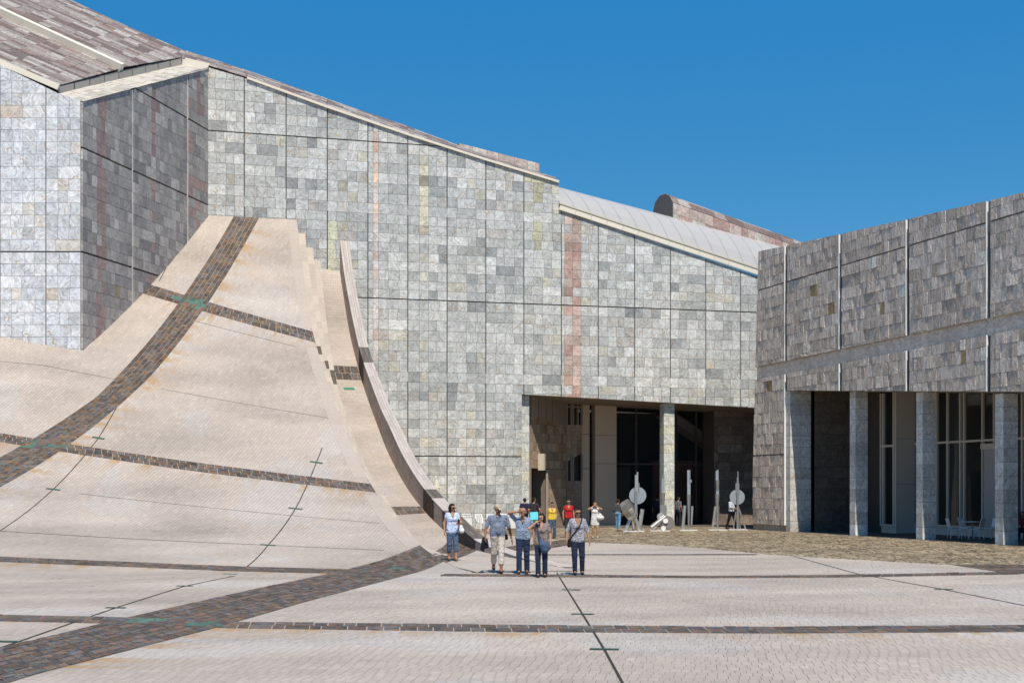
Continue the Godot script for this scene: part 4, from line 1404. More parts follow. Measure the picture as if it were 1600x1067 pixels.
	# pillars of stone blocks
	for p in [[8.95, 9.4, 1.17], [14.72, 15.23, 0.66], [20.29, 20.79, 0.66], [25.84, 26.37, 0.68], [31.5, 32.0, 0.68]]:
		var xp: float = X if p[2] > 1.0 else X + 0.30
		mb = MB.new()
		var h: float = sof.call(p[1]) - 0.015
		mb.bx(Vector3(xp + 0.04, 0, p[0] + 0.02), Vector3(xp + p[2] - 0.02, h, p[1] - 0.02), Color(0.16, 0.16, 0.16))
		var pil := part("pillar", mb, M.rough, t)
		var y := 0.0
		while y < h - 0.05:
			var y1 := minf(y + 0.53, h)
			var split: float = xp + 0.03 + (0.58 if p[2] > 1.0 else p[2] - 0.03)
			for q in ([[xp + 0.03, split - 0.004], [split + 0.004, xp + p[2]]] if p[2] > 1.0 else [[xp + 0.03, xp + p[2]]]):
				var b := MB.new()
				var jt := rng.randf_range(-0.004, 0.004)
				b.bx(Vector3(q[0], y + 0.006, p[0]), Vector3(q[1], y1 - 0.006, p[1] + jt), vary(pick([[0.6, Color(0.78, 0.76, 0.72)], [0.25, Color(0.68, 0.66, 0.62)], [0.15, Color(0.86, 0.84, 0.80)]]), 0.05), 0.42)
				for w in b.u.size(): b.u[w] += Vector2(y * 0.41 + p[0], y * 0.77)
				part("stone_block", b, M.stone, pil)
			y += 0.53
	# inner walls under the overhang
	var fd := Frame.new(Vector3(X + 1.1, 0, 9.9), Vector3.RIGHT)
	var outl := PackedVector2Array([Vector2(0, 0), Vector2(2.72, 0), Vector2(2.72, 7.05), Vector2(0, 7.05)])
	mb = MB.new()
	poly_mesh(mb, fd, outl, 0.0, Color(0.05, 0.045, 0.04))
	mb.quad(Vector3(37.0, 0, 9.9), Vector3(37.0, 0, 11.66), Vector3(37.0, 7.05, 11.66), Vector3(37.0, 7.05, 9.9), Color(0.12, 0.1, 0.09))
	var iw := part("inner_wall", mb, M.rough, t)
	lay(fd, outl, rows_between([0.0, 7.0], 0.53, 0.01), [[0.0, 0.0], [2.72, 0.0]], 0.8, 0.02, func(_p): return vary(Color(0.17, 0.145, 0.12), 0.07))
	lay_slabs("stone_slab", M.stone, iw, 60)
	var wc := Color(0.62, 0.57, 0.50)
	window_wall(t, Vector3(37.0, 0, 11.66), Vector3(37.0, 0, 12.9), 0.35, 6.8, [0.03, 0.22, 0.97], [0.38, 4.22], wc, Vector3.LEFT)
	mb = MB.new()
	mb.bx(Vector3(36.99, 0, 11.66), Vector3(37.3, 0.34, 12.9), wc)
	part("window_sill", mb, M.plain, t)
	for q in [[0.0, 2.35], [2.37, 4.55], [4.57, 6.85]]:
		mb = MB.new()
		mb.bx(Vector3(36.97, q[0], 12.92), Vector3(38.05, q[1], 13.02), vary(Color(0.66, 0.61, 0.54), 0.03))
		part("pier_panel", mb, M.plain, t)
	mb = MB.new()
	mb.bx(Vector3(37.98, 0, 13.0), Vector3(38.2, 0.38, 38.0), wc)
	part("window_sill", mb, M.plain, t)
	var bars := []
	for z in [14.2, 14.98, 15.87, 16.89, 17.19, 18.6, 19.45, 21.43, 23.4, 25.4, 27.4]: bars.append((z - 13.0) / 17.0)
	window_wall(t, Vector3(38.0, 0, 13.0), Vector3(38.0, 0, 30.0), 0.38, 6.8, bars, [0.42, 4.3], wc, Vector3.LEFT)
	mb = MB.new()
	mb.bx(Vector3(37.90, 0.4, 18.75), Vector3(37.97, 3.9, 20.7), Color(0.42, 0.42, 0.42))
	mb.bx(Vector3(37.86, 3.9, 18.55), Vector3(37.98, 4.15, 20.9), wc)
	part("door_leaf", mb, M.plain, t)
	mb = MB.new()
	var rc := Color(0.26, 0.25, 0.23)
	mb.quad(Vector3(43.5, 0, 8), Vector3(43.5, 0, 40), Vector3(43.5, 7.2, 40), Vector3(43.5, 7.2, 8), rc)
	mb.quad(Vector3(37.1, 0, 11.0), Vector3(43.5, 0, 11.0), Vector3(43.5, 7.2, 11.0), Vector3(37.1, 7.2, 11.0), rc)
	mb.quad(Vector3(43.5, 0, 31), Vector3(38, 0, 31), Vector3(38, 7.2, 31), Vector3(43.5, 7.2, 31), rc)
	mb.bx(Vector3(38.0, 0, 30.0), Vector3(38.3, 7.2, 40.0), Color(0.3, 0.28, 0.26))
	part("room_walls", mb, M.rough, t)
	mb = MB.new()
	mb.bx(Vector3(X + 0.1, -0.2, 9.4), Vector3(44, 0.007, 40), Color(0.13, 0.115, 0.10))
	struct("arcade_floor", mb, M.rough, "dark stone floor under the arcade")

# ------------------------------------------------------------------ steel sculptures
func build_sculptures() -> void:
	var ry := deg_to_rad(-YAW)
	var grp := "steel sculptures standing before the entrance"
	var V := func(x, y, z := 0.0): return Vector3(x, y, z)
	var piece := func(o, called, m, f: Callable):
		var mb := MB.new()
		f.call(mb)
		part(called, mb, m, o)
	var s1 := thing("sculpture", "steel sculpture with a pale round disc above a big tilted drum on crossed tubes", "sculpture", Vector3(25.8, 0.012, 7.03), ry, grp)
	piece.call(s1, "base_plate", M.paint, func(b): b.bx(Vector3(-0.52, 0, -0.4), Vector3(0.52, 0.035, 0.4), Color(0.8, 0.79, 0.76)))
	piece.call(s1, "leg", M.steel, func(b): b.tube(V.call(-0.42, 0.03, 0.2), V.call(-0.06, 0.85, 0.1), 0.075, 0.075))
	piece.call(s1, "leg", M.steel, func(b): b.tube(V.call(0.36, 0.03, 0.2), V.call(0.0, 0.85, 0.22), 0.085, 0.085))
	piece.call(s1, "leg", M.steel, func(b): b.tube(V.call(0.05, 0.03, -0.3), V.call(-0.02, 0.85, -0.05), 0.075, 0.075))
	piece.call(s1, "drum", M.steel_dark, func(b): b.tube(V.call(-0.33, 1.02, 0.02), V.call(-0.09, 1.16, 0.16), 0.52, 0.52, 28))
	piece.call(s1, "cross_tube", M.steel, func(b): b.tube(V.call(-0.12, 1.10, 0.1), V.call(-0.1, 1.02, 0.46), 0.10, 0.10))
	piece.call(s1, "disc", M.steel, func(b): b.tube(V.call(0.23, 1.8, -0.10), V.call(0.23, 1.8, -0.02), 0.425, 0.425, 32))
	piece.call(s1, "inner_disc", M.steel, func(b): b.tube(V.call(0.2, 1.8, -0.02), V.call(0.2, 1.8, 0.01), 0.28, 0.28, 32))
	piece.call(s1, "post", M.steel_dark, func(b): b.bx(V.call(0.06, 0.85, 0.02), V.call(0.2, 2.0, 0.12)))
	piece.call(s1, "plate", M.steel, func(b): b.bx(V.call(0.08, 1.95, 0.05), V.call(0.17, 2.83, 0.12)))
	piece.call(s1, "plate", M.steel, func(b): b.bx(V.call(0.18, 1.8, 0.0), V.call(0.245, 2.97, 0.06)))
	piece.call(s1, "plate", M.steel_dark, func(b): b.bx(V.call(0.26, 1.9, -0.01), V.call(0.31, 2.42, 0.05)))
	piece.call(s1, "slanted_tube", M.steel, func(b): b.tube(V.call(0.33, 0.30, 0.0), V.call(0.46, 1.12, 0.0), 0.10, 0.10))
	var s2 := thing("sculpture", "low steel sculpture of fallen cylinders and a tilted disc beside a stacked post", "sculpture", Vector3(27.45, 0.012, 6.45), ry, grp)
	piece.call(s2, "base_plate", M.paint, func(b): b.bx(Vector3(-0.49, 0, -0.5), Vector3(0.49, 0.035, 0.4), Color(0.8, 0.79, 0.76)))
	piece.call(s2, "fallen_cylinder", M.steel_dark, func(b): b.tube(V.call(-0.42, 0.16, 0.05), V.call(0.30, 0.70, -0.1), 0.14, 0.14, 20))
	piece.call(s2, "disc", M.steel_dark, func(b): b.tube(V.call(0.42, 0.40, -0.05), V.call(0.46, 0.43, 0.05), 0.34, 0.34, 28))
	piece.call(s2, "small_disc", M.steel, func(b): b.tube(V.call(0.06, 0.70, -0.12), V.call(0.08, 0.72, -0.05), 0.20, 0.20, 24))
	piece.call(s2, "stub", M.paint, func(b): b.tube(V.call(0.26, 0.50, 0.0), V.call(0.28, 0.52, 0.25), 0.125, 0.125, 20, Color(0.78, 0.78, 0.76)))
	piece.call(s2, "stub", M.paint, func(b): b.tube(V.call(0.17, 0.15, 0.0), V.call(0.17, 0.15, 0.3), 0.115, 0.115, 20, Color(0.74, 0.75, 0.72)))
	piece.call(s2, "box_post", M.steel_dark, func(b): b.bx(V.call(0.05, 0.7, -0.36), V.call(0.38, 1.31, -0.2)))
	piece.call(s2, "cone", M.steel_dark, func(b): b.tube(V.call(0.21, 1.2, -0.28), V.call(0.21, 1.93, -0.28), 0.06, 0.11))
	piece.call(s2, "plate", M.steel, func(b): b.bx(V.call(0.13, 1.93, -0.3), V.call(0.24, 2.65, -0.22)))
	piece.call(s2, "plate", M.steel_dark, func(b): b.bx(V.call(0.19, 2.0, -0.36), V.call(0.28, 2.85, -0.3)))
	var s3 := thing("sculpture", "slim steel figure with two hanging tubes like arms, nearest the stone pier", "sculpture", Vector3(29.1, 0.012, 6.25), ry, grp)
	piece.call(s3, "base_plate", M.paint, func(b): b.bx(Vector3(-0.46, 0, -0.35), Vector3(0.46, 0.03, 0.35), Color(0.8, 0.79, 0.76)))
	piece.call(s3, "cone", M.steel_dark, func(b): b.tube(V.call(0.03, 0.03), V.call(0.03, 1.85), 0.035, 0.105))
	piece.call(s3, "arm_tube", M.steel, func(b): b.tube(V.call(-0.29, 0.03, 0.05), V.call(-0.18, 1.28, 0.05), 0.085, 0.085))
	piece.call(s3, "arm_tube", M.steel, func(b): b.tube(V.call(0.16, 0.30, 0.05), V.call(0.20, 1.25, 0.05), 0.045, 0.065))
	piece.call(s3, "plate", M.steel, func(b): b.bx(V.call(-0.05, 1.85, -0.04), V.call(0.11, 2.36, 0.06)))
	piece.call(s3, "plate", M.steel, func(b): b.bx(V.call(-0.05, 2.36, -0.03), V.call(0.04, 3.09, 0.05)))
	piece.call(s3, "plate", M.steel_dark, func(b): b.bx(V.call(0.045, 2.3, -0.05), V.call(0.11, 3.09, 0.03)))
	piece.call(s3, "knob", M.steel, func(b): b.bx(V.call(0.11, 2.45, -0.03), V.call(0.17, 2.6, 0.04)))
	var s4 := thing("sculpture", "slim steel figure with a single leaning tube and twin tall blades", "sculpture", Vector3(30.85, 0.012, 5.95), ry, grp)
	piece.call(s4, "base_plate", M.paint, func(b): b.bx(Vector3(-0.47, 0, -0.35), Vector3(0.47, 0.03, 0.35), Color(0.8, 0.79, 0.76)))
	piece.call(s4, "post", M.steel_dark, func(b): b.tube(V.call(0.02, 0.03), V.call(0.0, 1.25), 0.05, 0.115))
	piece.call(s4, "cone", M.steel_dark, func(b): b.tube(V.call(0.0, 1.0), V.call(0.0, 1.86), 0.05, 0.12))
	piece.call(s4, "arm_tube", M.steel, func(b): b.tube(V.call(-0.25, 0.12, 0.06), V.call(-0.10, 1.22, 0.06), 0.055, 0.07))
	piece.call(s4, "plate", M.steel, func(b): b.bx(V.call(-0.06, 1.86, -0.03), V.call(0.08, 2.3, 0.05)))
	piece.call(s4, "cone", M.steel_dark, func(b): b.tube(V.call(0.01, 2.1, 0.06), V.call(0.0, 2.58, 0.06), 0.06, 0.10))
	piece.call(s4, "blade", M.steel, func(b): b.bx(V.call(-0.08, 2.58, -0.03), V.call(-0.01, 3.06, 0.04)))
	piece.call(s4, "blade", M.steel, func(b): b.bx(V.call(0.0, 2.2, -0.01), V.call(0.06, 3.12, 0.03)))
	var s5 := thing("sculpture", "steel sculpture with a round disc behind a mast on splayed legs", "sculpture", Vector3(32.0, 0.012, 5.9), ry, grp)
	piece.call(s5, "base_plate", M.paint, func(b): b.bx(Vector3(-0.46, 0, -0.4), Vector3(0.46, 0.03, 0.4), Color(0.75, 0.76, 0.77)))
	piece.call(s5, "mast", M.steel_dark, func(b): b.bx(V.call(-0.04, 0.03, 0.05), V.call(0.05, 2.7, 0.13)))
	piece.call(s5, "spike", M.steel, func(b): b.bx(V.call(0.0, 2.7, 0.07), V.call(0.035, 3.03, 0.11)))
	piece.call(s5, "plate", M.steel, func(b): b.bx(V.call(-0.09, 1.9, 0.0), V.call(-0.035, 2.42, 0.06)))
	piece.call(s5, "plate", M.steel_dark, func(b): b.bx(V.call(0.055, 1.8, 0.0), V.call(0.10, 2.42, 0.06)))
	piece.call(s5, "disc", M.steel, func(b): b.tube(V.call(0.0, 1.7, -0.06), V.call(0.0, 1.7, 0.0), 0.39, 0.39, 32))
	piece.call(s5, "leg", M.steel_dark, func(b): b.tube(V.call(-0.24, 0.03, 0.15), V.call(-0.07, 0.95, 0.04), 0.03, 0.035))
	piece.call(s5, "leg", M.steel_dark, func(b): b.tube(V.call(0.42, 0.03, 0.12), V.call(0.10, 1.05, 0.0), 0.04, 0.05))
	piece.call(s5, "leg", M.steel_dark, func(b): b.tube(V.call(0.20, 0.03, -0.25), V.call(0.07, 1.2, -0.03), 0.035, 0.04))

# ------------------------------------------------------------------ chairs, tables, folded parasol
func chair(label: String, at: Vector3, turn: float, group: String, arms := false) -> Node3D:
	var o := thing("chair", label, "chair", at, turn, group)
	var c := Color(0.86, 0.86, 0.86)
	var mb := MB.new()
	mb.bx(Vector3(-0.22, 0.42, -0.22), Vector3(0.22, 0.45, 0.22), c)
	part("seat", mb, M.paint, o)
	mb = MB.new()
	if arms:
		for k in 4: mb.beam(Vector3(-0.16 + 0.107 * k, 0.45, -0.2), Vector3(-0.18 + 0.12 * k, 0.84, -0.30), 0.05, 0.02, Vector3.BACK, c)
		mb.beam(Vector3(-0.23, 0.85, -0.30), Vector3(0.23, 0.85, -0.30), 0.03, 0.06, Vector3.UP, c)
	else:
		mb.quad(Vector3(-0.21, 0.50, -0.21), Vector3(0.21, 0.50, -0.21), Vector3(0.21, 0.86, -0.30), Vector3(-0.21, 0.86, -0.30), c)
		mb.quad(Vector3(0.21, 0.50, -0.235), Vector3(-0.21, 0.50, -0.235), Vector3(-0.21, 0.86, -0.325), Vector3(0.21, 0.86, -0.325), c)
		mb.beam(Vector3(-0.21, 0.86, -0.312), Vector3(0.21, 0.86, -0.312), 0.03, 0.03, Vector3.UP, c)
	part("backrest", mb, M.paint, o)
	for q in [[-1, -1], [1, -1], [-1, 1], [1, 1]]:
		mb = MB.new()
		mb.tube(Vector3(0.2 * q[0], 0.44, 0.19 * q[1]), Vector3(0.22 * q[0], 0, 0.24 * q[1]), 0.02, 0.014, 8, c)
		if q[1] < 0: mb.tube(Vector3(0.2 * q[0], 0.44, -0.2), Vector3(0.21 * q[0], 0.84, -0.31), 0.018, 0.014, 8, c)
		part("leg", mb, M.paint, o)
	if arms:
		for s in [-1, 1]:
			mb = MB.new()
			mb.beam(Vector3(0.24 * s, 0.64, -0.26), Vector3(0.25 * s, 0.64, 0.2), 0.05, 0.025, Vector3.UP, c)
			mb.beam(Vector3(0.25 * s, 0.64, 0.19), Vector3(0.23 * s, 0.43, 0.2), 0.025, 0.04, Vector3.RIGHT, c)
			part("armrest", mb, M.paint, o)
	return o

func square_table(label: String, at: Vector3, turn: float, w: float, h: float, panel: bool) -> void:
	var o := thing("table", label, "table", at, turn)
	var c := Color(0.76, 0.76, 0.75)
	var mb := MB.new()
	mb.bx(Vector3(-w / 2, h - 0.03, -w / 2), Vector3(w / 2, h, w / 2), c)
	part("table_top", mb, M.paint, o)
	if panel:
		mb = MB.new()
		mb.bx(Vector3(-w / 2 + 0.02, 0.12, w / 2 - 0.06), Vector3(w / 2 - 0.02, h - 0.09, w / 2 - 0.03), c)
		part("front_panel", mb, M.paint, o)
		for q in [[-1, -1], [1, -1], [-1, 1], [1, 1]]:
			mb = MB.new()
			mb.tube(Vector3(q[0] * (w / 2 - 0.05), 0, q[1] * (w / 2 - 0.05)), Vector3(q[0] * (w / 2 - 0.05), h - 0.03, q[1] * (w / 2 - 0.05)), 0.022, 0.022, 8, c)
			part("leg", mb, M.paint, o)
	else:
		mb = MB.new()
		mb.tube(Vector3(0, 0.02, 0), Vector3(0, h - 0.03, 0), 0.03, 0.03, 10, Color(0.25, 0.25, 0.26))
		for k in 4: mb.beam(Vector3(0, 0.03, 0), Vector3(0.3 * cos(k * PI / 2 + 0.4), 0.015, 0.3 * sin(k * PI / 2 + 0.4)), 0.04, 0.03, Vector3.UP, Color(0.25, 0.25, 0.26))
		part("pedestal", mb, M.paint, o)

func build_furniture() -> void:
	var g := "white chairs of the café terrace under the arcade"
	var f := 0.01
	chair("white chair in profile, first of the arcade chairs from the glazing door side", Vector3(35.35, f, 20.35), deg_to_rad(75), g)
	chair("white chair with its solid back to the plaza, behind the arcade table", Vector3(36.6, f, 19.4), deg_to_rad(20), g)
	chair("white chair drawn up before the arcade table, legs apart", Vector3(36.1, f, 20.85), deg_to_rad(-150), g)
	chair("white chair half hidden behind the stone pillar edge", Vector3(37.0, f, 20.6), deg_to_rad(-80), g)
	chair("white chair with the seated woman on it beyond the last pillar", Vector3(36.9, f, 22.85), deg_to_rad(-40), g)
	square_table("small pedestal table between the white chairs under the arcade", Vector3(36.35, f, 20.2), 0.2, 0.62, 0.74, false)
	g = "white plastic armchairs against the grey stone wall"
	chair("white slatted armchair beside the white panelled table", Vector3(18.75, 0.0, 4.2), deg_to_rad(20), g, true)
	chair("white slatted armchair nearest the man in the cap", Vector3(19.3, 0.0, 4.4), deg_to_rad(28), g, true)
	chair("white slatted armchair close behind the panelled table's corner", Vector3(18.4, 0.0, 2.6), deg_to_rad(160), g, true)
	chair("white slatted armchair half hidden behind the man in the cap", Vector3(19.9, 0.0, 3.6), deg_to_rad(-30), g, true)
	square_table("white table with a closed front panel by the grey stone wall", Vector3(17.75, 0.0, 4.3), deg_to_rad(-YAW), 0.95, 0.78, true)
	square_table("second white table behind the man in the cap by the grey stone wall", Vector3(20.9, 0.0, 2.2), deg_to_rad(-YAW), 0.9, 0.74, true)
	var o := thing("parasol", "folded cream parasol standing behind the parapet wall", "parasol", Vector3(16.45, 0, 4.0))
	var mb := MB.new()
	mb.tube(Vector3(0, 0, 0), Vector3(0, 2.62, 0), 0.025, 0.022, 10, Color(0.5, 0.48, 0.45))
	part("pole", mb, M.paint, o)
	mb = MB.new()
	var c := Color(0.72, 0.68, 0.55)
	var folds := []
	for k in 7:
		var a := TAU * k / 7 + 0.3
		var d := Vector3(cos(a), 0, sin(a))
		folds.append([d * 0.15 + Vector3(0, 1.35 + 0.06 * (k % 3), 0), d * 0.10 + Vector3(0, 2.2, 0), 0.06, 0.08])
		folds.append([d * 0.10 + Vector3(0, 2.2, 0), d * 0.03 + Vector3(0, 2.52, 0), 0.08, 0.06])
	blob(mb, folds, 0.03, 0.03, c)
	part("canopy", mb, M.cloth, o)
	mb = MB.new()
	mb.tube(Vector3(0, 0, 0), Vector3(0, 0.08, 0), 0.28, 0.26, 20, Color(0.4, 0.39, 0.37))
	part("base", mb, M.rough, o)

# ------------------------------------------------------------------ people
# smooth union of tapered capsules [a, b, ra, rb] meshed with surface nets
func blob(mb: MB, caps: Array, cell: float, k: float, col, tr := Transform3D()) -> void:
	var lo := Vector3.ONE * 1e6
	var hi := -lo
	for c in caps:
		var r := maxf(c[2], c[3]) + cell * 2.0
		lo = lo.min(c[0] - Vector3.ONE * r).min(c[1] - Vector3.ONE * r)
		hi = hi.max(c[0] + Vector3.ONE * r).max(c[1] + Vector3.ONE * r)
	var nx := int((hi.x - lo.x) / cell) + 2
	var ny := int((hi.y - lo.y) / cell) + 2
	var nz := int((hi.z - lo.z) / cell) + 2
	var f := PackedFloat32Array()
	f.resize(nx * ny * nz)
	f.fill(10.0)
	for c in caps:
		var a: Vector3 = c[0]
		var b: Vector3 = c[1]
		var ra: float = c[2]
		var rb: float = c[3]
		var ba := b - a
		var bb := maxf(ba.length_squared(), 1e-9)
		var m := Vector3.ONE * (maxf(ra, rb) + k + cell * 2.5)
		var c0 := ((a.min(b) - m - lo) / cell).floor().max(Vector3.ZERO)
		var c1 := ((a.max(b) + m - lo) / cell).ceil().min(Vector3(nx - 1, ny - 1, nz - 1))
		for z in range(int(c0.z), int(c1.z) + 1):
			for y in range(int(c0.y), int(c1.y) + 1):
				var row := (z * ny + y) * nx
				for x in range(int(c0.x), int(c1.x) + 1):
					var p := lo + Vector3(x, y, z) * cell - a
					var t := clampf(p.dot(ba) / bb, 0.0, 1.0)
					var d := (p - ba * t).length() - lerpf(ra, rb, t)
					var o := f[row + x]
					var h := maxf(k - absf(o - d), 0.0) / k
					f[row + x] = minf(o, d) - h * h * k * 0.25
	var id := PackedInt32Array()
	id.resize(nx * ny * nz)
	id.fill(-1)
	var off := [0, 1, nx, nx + 1, nx * ny, nx * ny + 1, nx * ny + nx, nx * ny + nx + 1]
	var pos := [Vector3(0, 0, 0), Vector3(1, 0, 0), Vector3(0, 1, 0), Vector3(1, 1, 0), Vector3(0, 0, 1), Vector3(1, 0, 1), Vector3(0, 1, 1), Vector3(1, 1, 1)]
	var edges := [[0, 1], [2, 3], [4, 5], [6, 7], [0, 2], [1, 3], [4, 6], [5, 7], [0, 4], [1, 5], [2, 6], [3, 7]]
	var base := mb.v.size()
	var lim := cell * 2.0
	for z in nz - 1:
		for y in ny - 1:
			var row := (z * ny + y) * nx
			for x in nx - 1:
				var i0 := row + x
				if absf(f[i0]) > lim: continue
				var inn := 0
				for q in 8: inn += int(f[i0 + off[q]] < 0.0)
				if inn == 0 or inn == 8: continue
				var s := Vector3.ZERO
				var cnt := 0
				for e in edges:
					var fa := f[i0 + off[e[0]]]
					var fb := f[i0 + off[e[1]]]
					if (fa < 0.0) != (fb < 0.0):
						s += pos[e[0]].lerp(pos[e[1]], fa / (fa - fb))
						cnt += 1
				var p := lo + (Vector3(x, y, z) + s / cnt) * cell
				var g := Vector3(f[i0 + 1] - f[i0] + f[i0 + off[7]] - f[i0 + off[6]], f[i0 + nx] - f[i0] + f[i0 + off[7]] - f[i0 + off[5]], f[i0 + nx * ny] - f[i0] + f[i0 + off[7]] - f[i0 + off[3]])
				id[i0] = mb.v.size()
				mb.v.append(tr * p)
				mb.n.append((tr.basis * g).normalized())
				mb.c.append(col.call(p) if col is Callable else col)
				mb.u.append(Vector2(p.x, p.y))
	for z in range(1, nz - 1):
		for y in range(1, ny - 1):
			var row := (z * ny + y) * nx
			for x in range(1, nx - 1):
				var i0 := row + x
				var s0 := f[i0] < 0.0
				if absf(f[i0]) > lim: continue
				for ax in 3:
					var st: int = [1, nx, nx * ny][ax]
					if (f[i0 + st] < 0.0) == s0: continue
					var p: int = [nx, nx * ny, 1][ax]
					var q: int = [nx * ny, 1, nx][ax]
					var a := id[i0 - p - q]
					var b := id[i0 - q]
					var c := id[i0]
					var d := id[i0 - p]
					if a < 0 or b < 0 or c < 0 or d < 0: continue
					if s0: mb.i.append_array([a, c, b, a, d, c])
					else: mb.i.append_array([a, b, c, a, c, d])

func bend(a: Vector3, t: Vector3, l1: float, l2: float, hint: Vector3) -> Vector3:
	var d := t - a
	var l := minf(d.length(), (l1 + l2) * 0.999)
	var dir := d.normalized()
	var x := (l1 * l1 - l2 * l2 + l * l) / (2 * l)
	var y := sqrt(maxf(l1 * l1 - x * x, 0.0))
	return a + dir * x + (hint - dir * hint.dot(dir)).normalized() * y

var hand_mesh := {}
func hand(side: int, curl: float) -> MB:
	var key := "%d_%.1f" % [side, curl]
	if hand_mesh.has(key): return hand_mesh[key]
	var caps := []
	for k in 4:
		var x := (-0.030 + 0.020 * k) * side
		caps.append([Vector3(x * 0.7, -0.005, 0), Vector3(x, -0.088, 0), 0.015, 0.0125])
		var l: float = [0.062, 0.074, 0.080, 0.070][k]
		var p := Vector3(x, -0.088, 0.0)
		for j in 3:
			var ang := curl * (0.45 + 0.55 * j)
			var q: Vector3 = p + Vector3(0.0, -cos(ang), sin(ang)) * l * [0.45, 0.32, 0.23][j]
			caps.append([p, q, 0.0092 - j * 0.0008, 0.0084 - j * 0.0008])
			p = q
	var th := Vector3(0.026 * side, -0.022, 0.004)
	caps.append([th, th + Vector3(0.026 * side, -0.032, 0.012), 0.014, 0.011])
	caps.append([th + Vector3(0.026 * side, -0.032, 0.012), th + Vector3(0.026 * side, -0.066, 0.024), 0.0105, 0.0085])
	var mb := MB.new()
	blob(mb, caps, 0.0055, 0.006, Color.WHITE)
	hand_mesh[key] = mb
	return mb

var head_mesh: MB
func head() -> MB:
	if head_mesh: return head_mesh
	var caps := [[Vector3(0, 0.035, -0.035), Vector3(0, 0.035, 0.012), 0.078, 0.076], [Vector3(0, -0.04, 0.012), Vector3(0, -0.085, 0.052), 0.056, 0.028],
		[Vector3(0.032, -0.022, 0.045), Vector3(0.036, -0.03, 0.04), 0.034, 0.03], [Vector3(-0.032, -0.022, 0.045), Vector3(-0.036, -0.03, 0.04), 0.034, 0.03],
		[Vector3(0, 0.004, 0.084), Vector3(0, -0.028, 0.100), 0.009, 0.0135], [Vector3(-0.034, 0.024, 0.070), Vector3(0.034, 0.024, 0.070), 0.016, 0.016],
		[Vector3(-0.077, 0.012, -0.008), Vector3(-0.074, -0.022, -0.004), 0.015, 0.011], [Vector3(0.077, 0.012, -0.008), Vector3(0.074, -0.022, -0.004), 0.015, 0.011],
		[Vector3(-0.016, -0.057, 0.078), Vector3(0.016, -0.057, 0.078), 0.010, 0.010]]
	head_mesh = MB.new()
	blob(head_mesh, caps, 0.0085, 0.014, func(p):
		if p.z > 0.05 and Vector2(absf(p.x) - 0.031, p.y - 0.006).length() < 0.011: return Color(0.16, 0.13, 0.12)
		if p.z > 0.05 and absf(p.x) < 0.024 and absf(p.y + 0.057) < 0.008: return Color(0.95, 0.62, 0.60)
		if p.z > 0.05 and absf(absf(p.x) - 0.031) < 0.02 and absf(p.y - 0.027) < 0.006: return Color(0.5, 0.42, 0.38)
		return Color.WHITE)
	return head_mesh

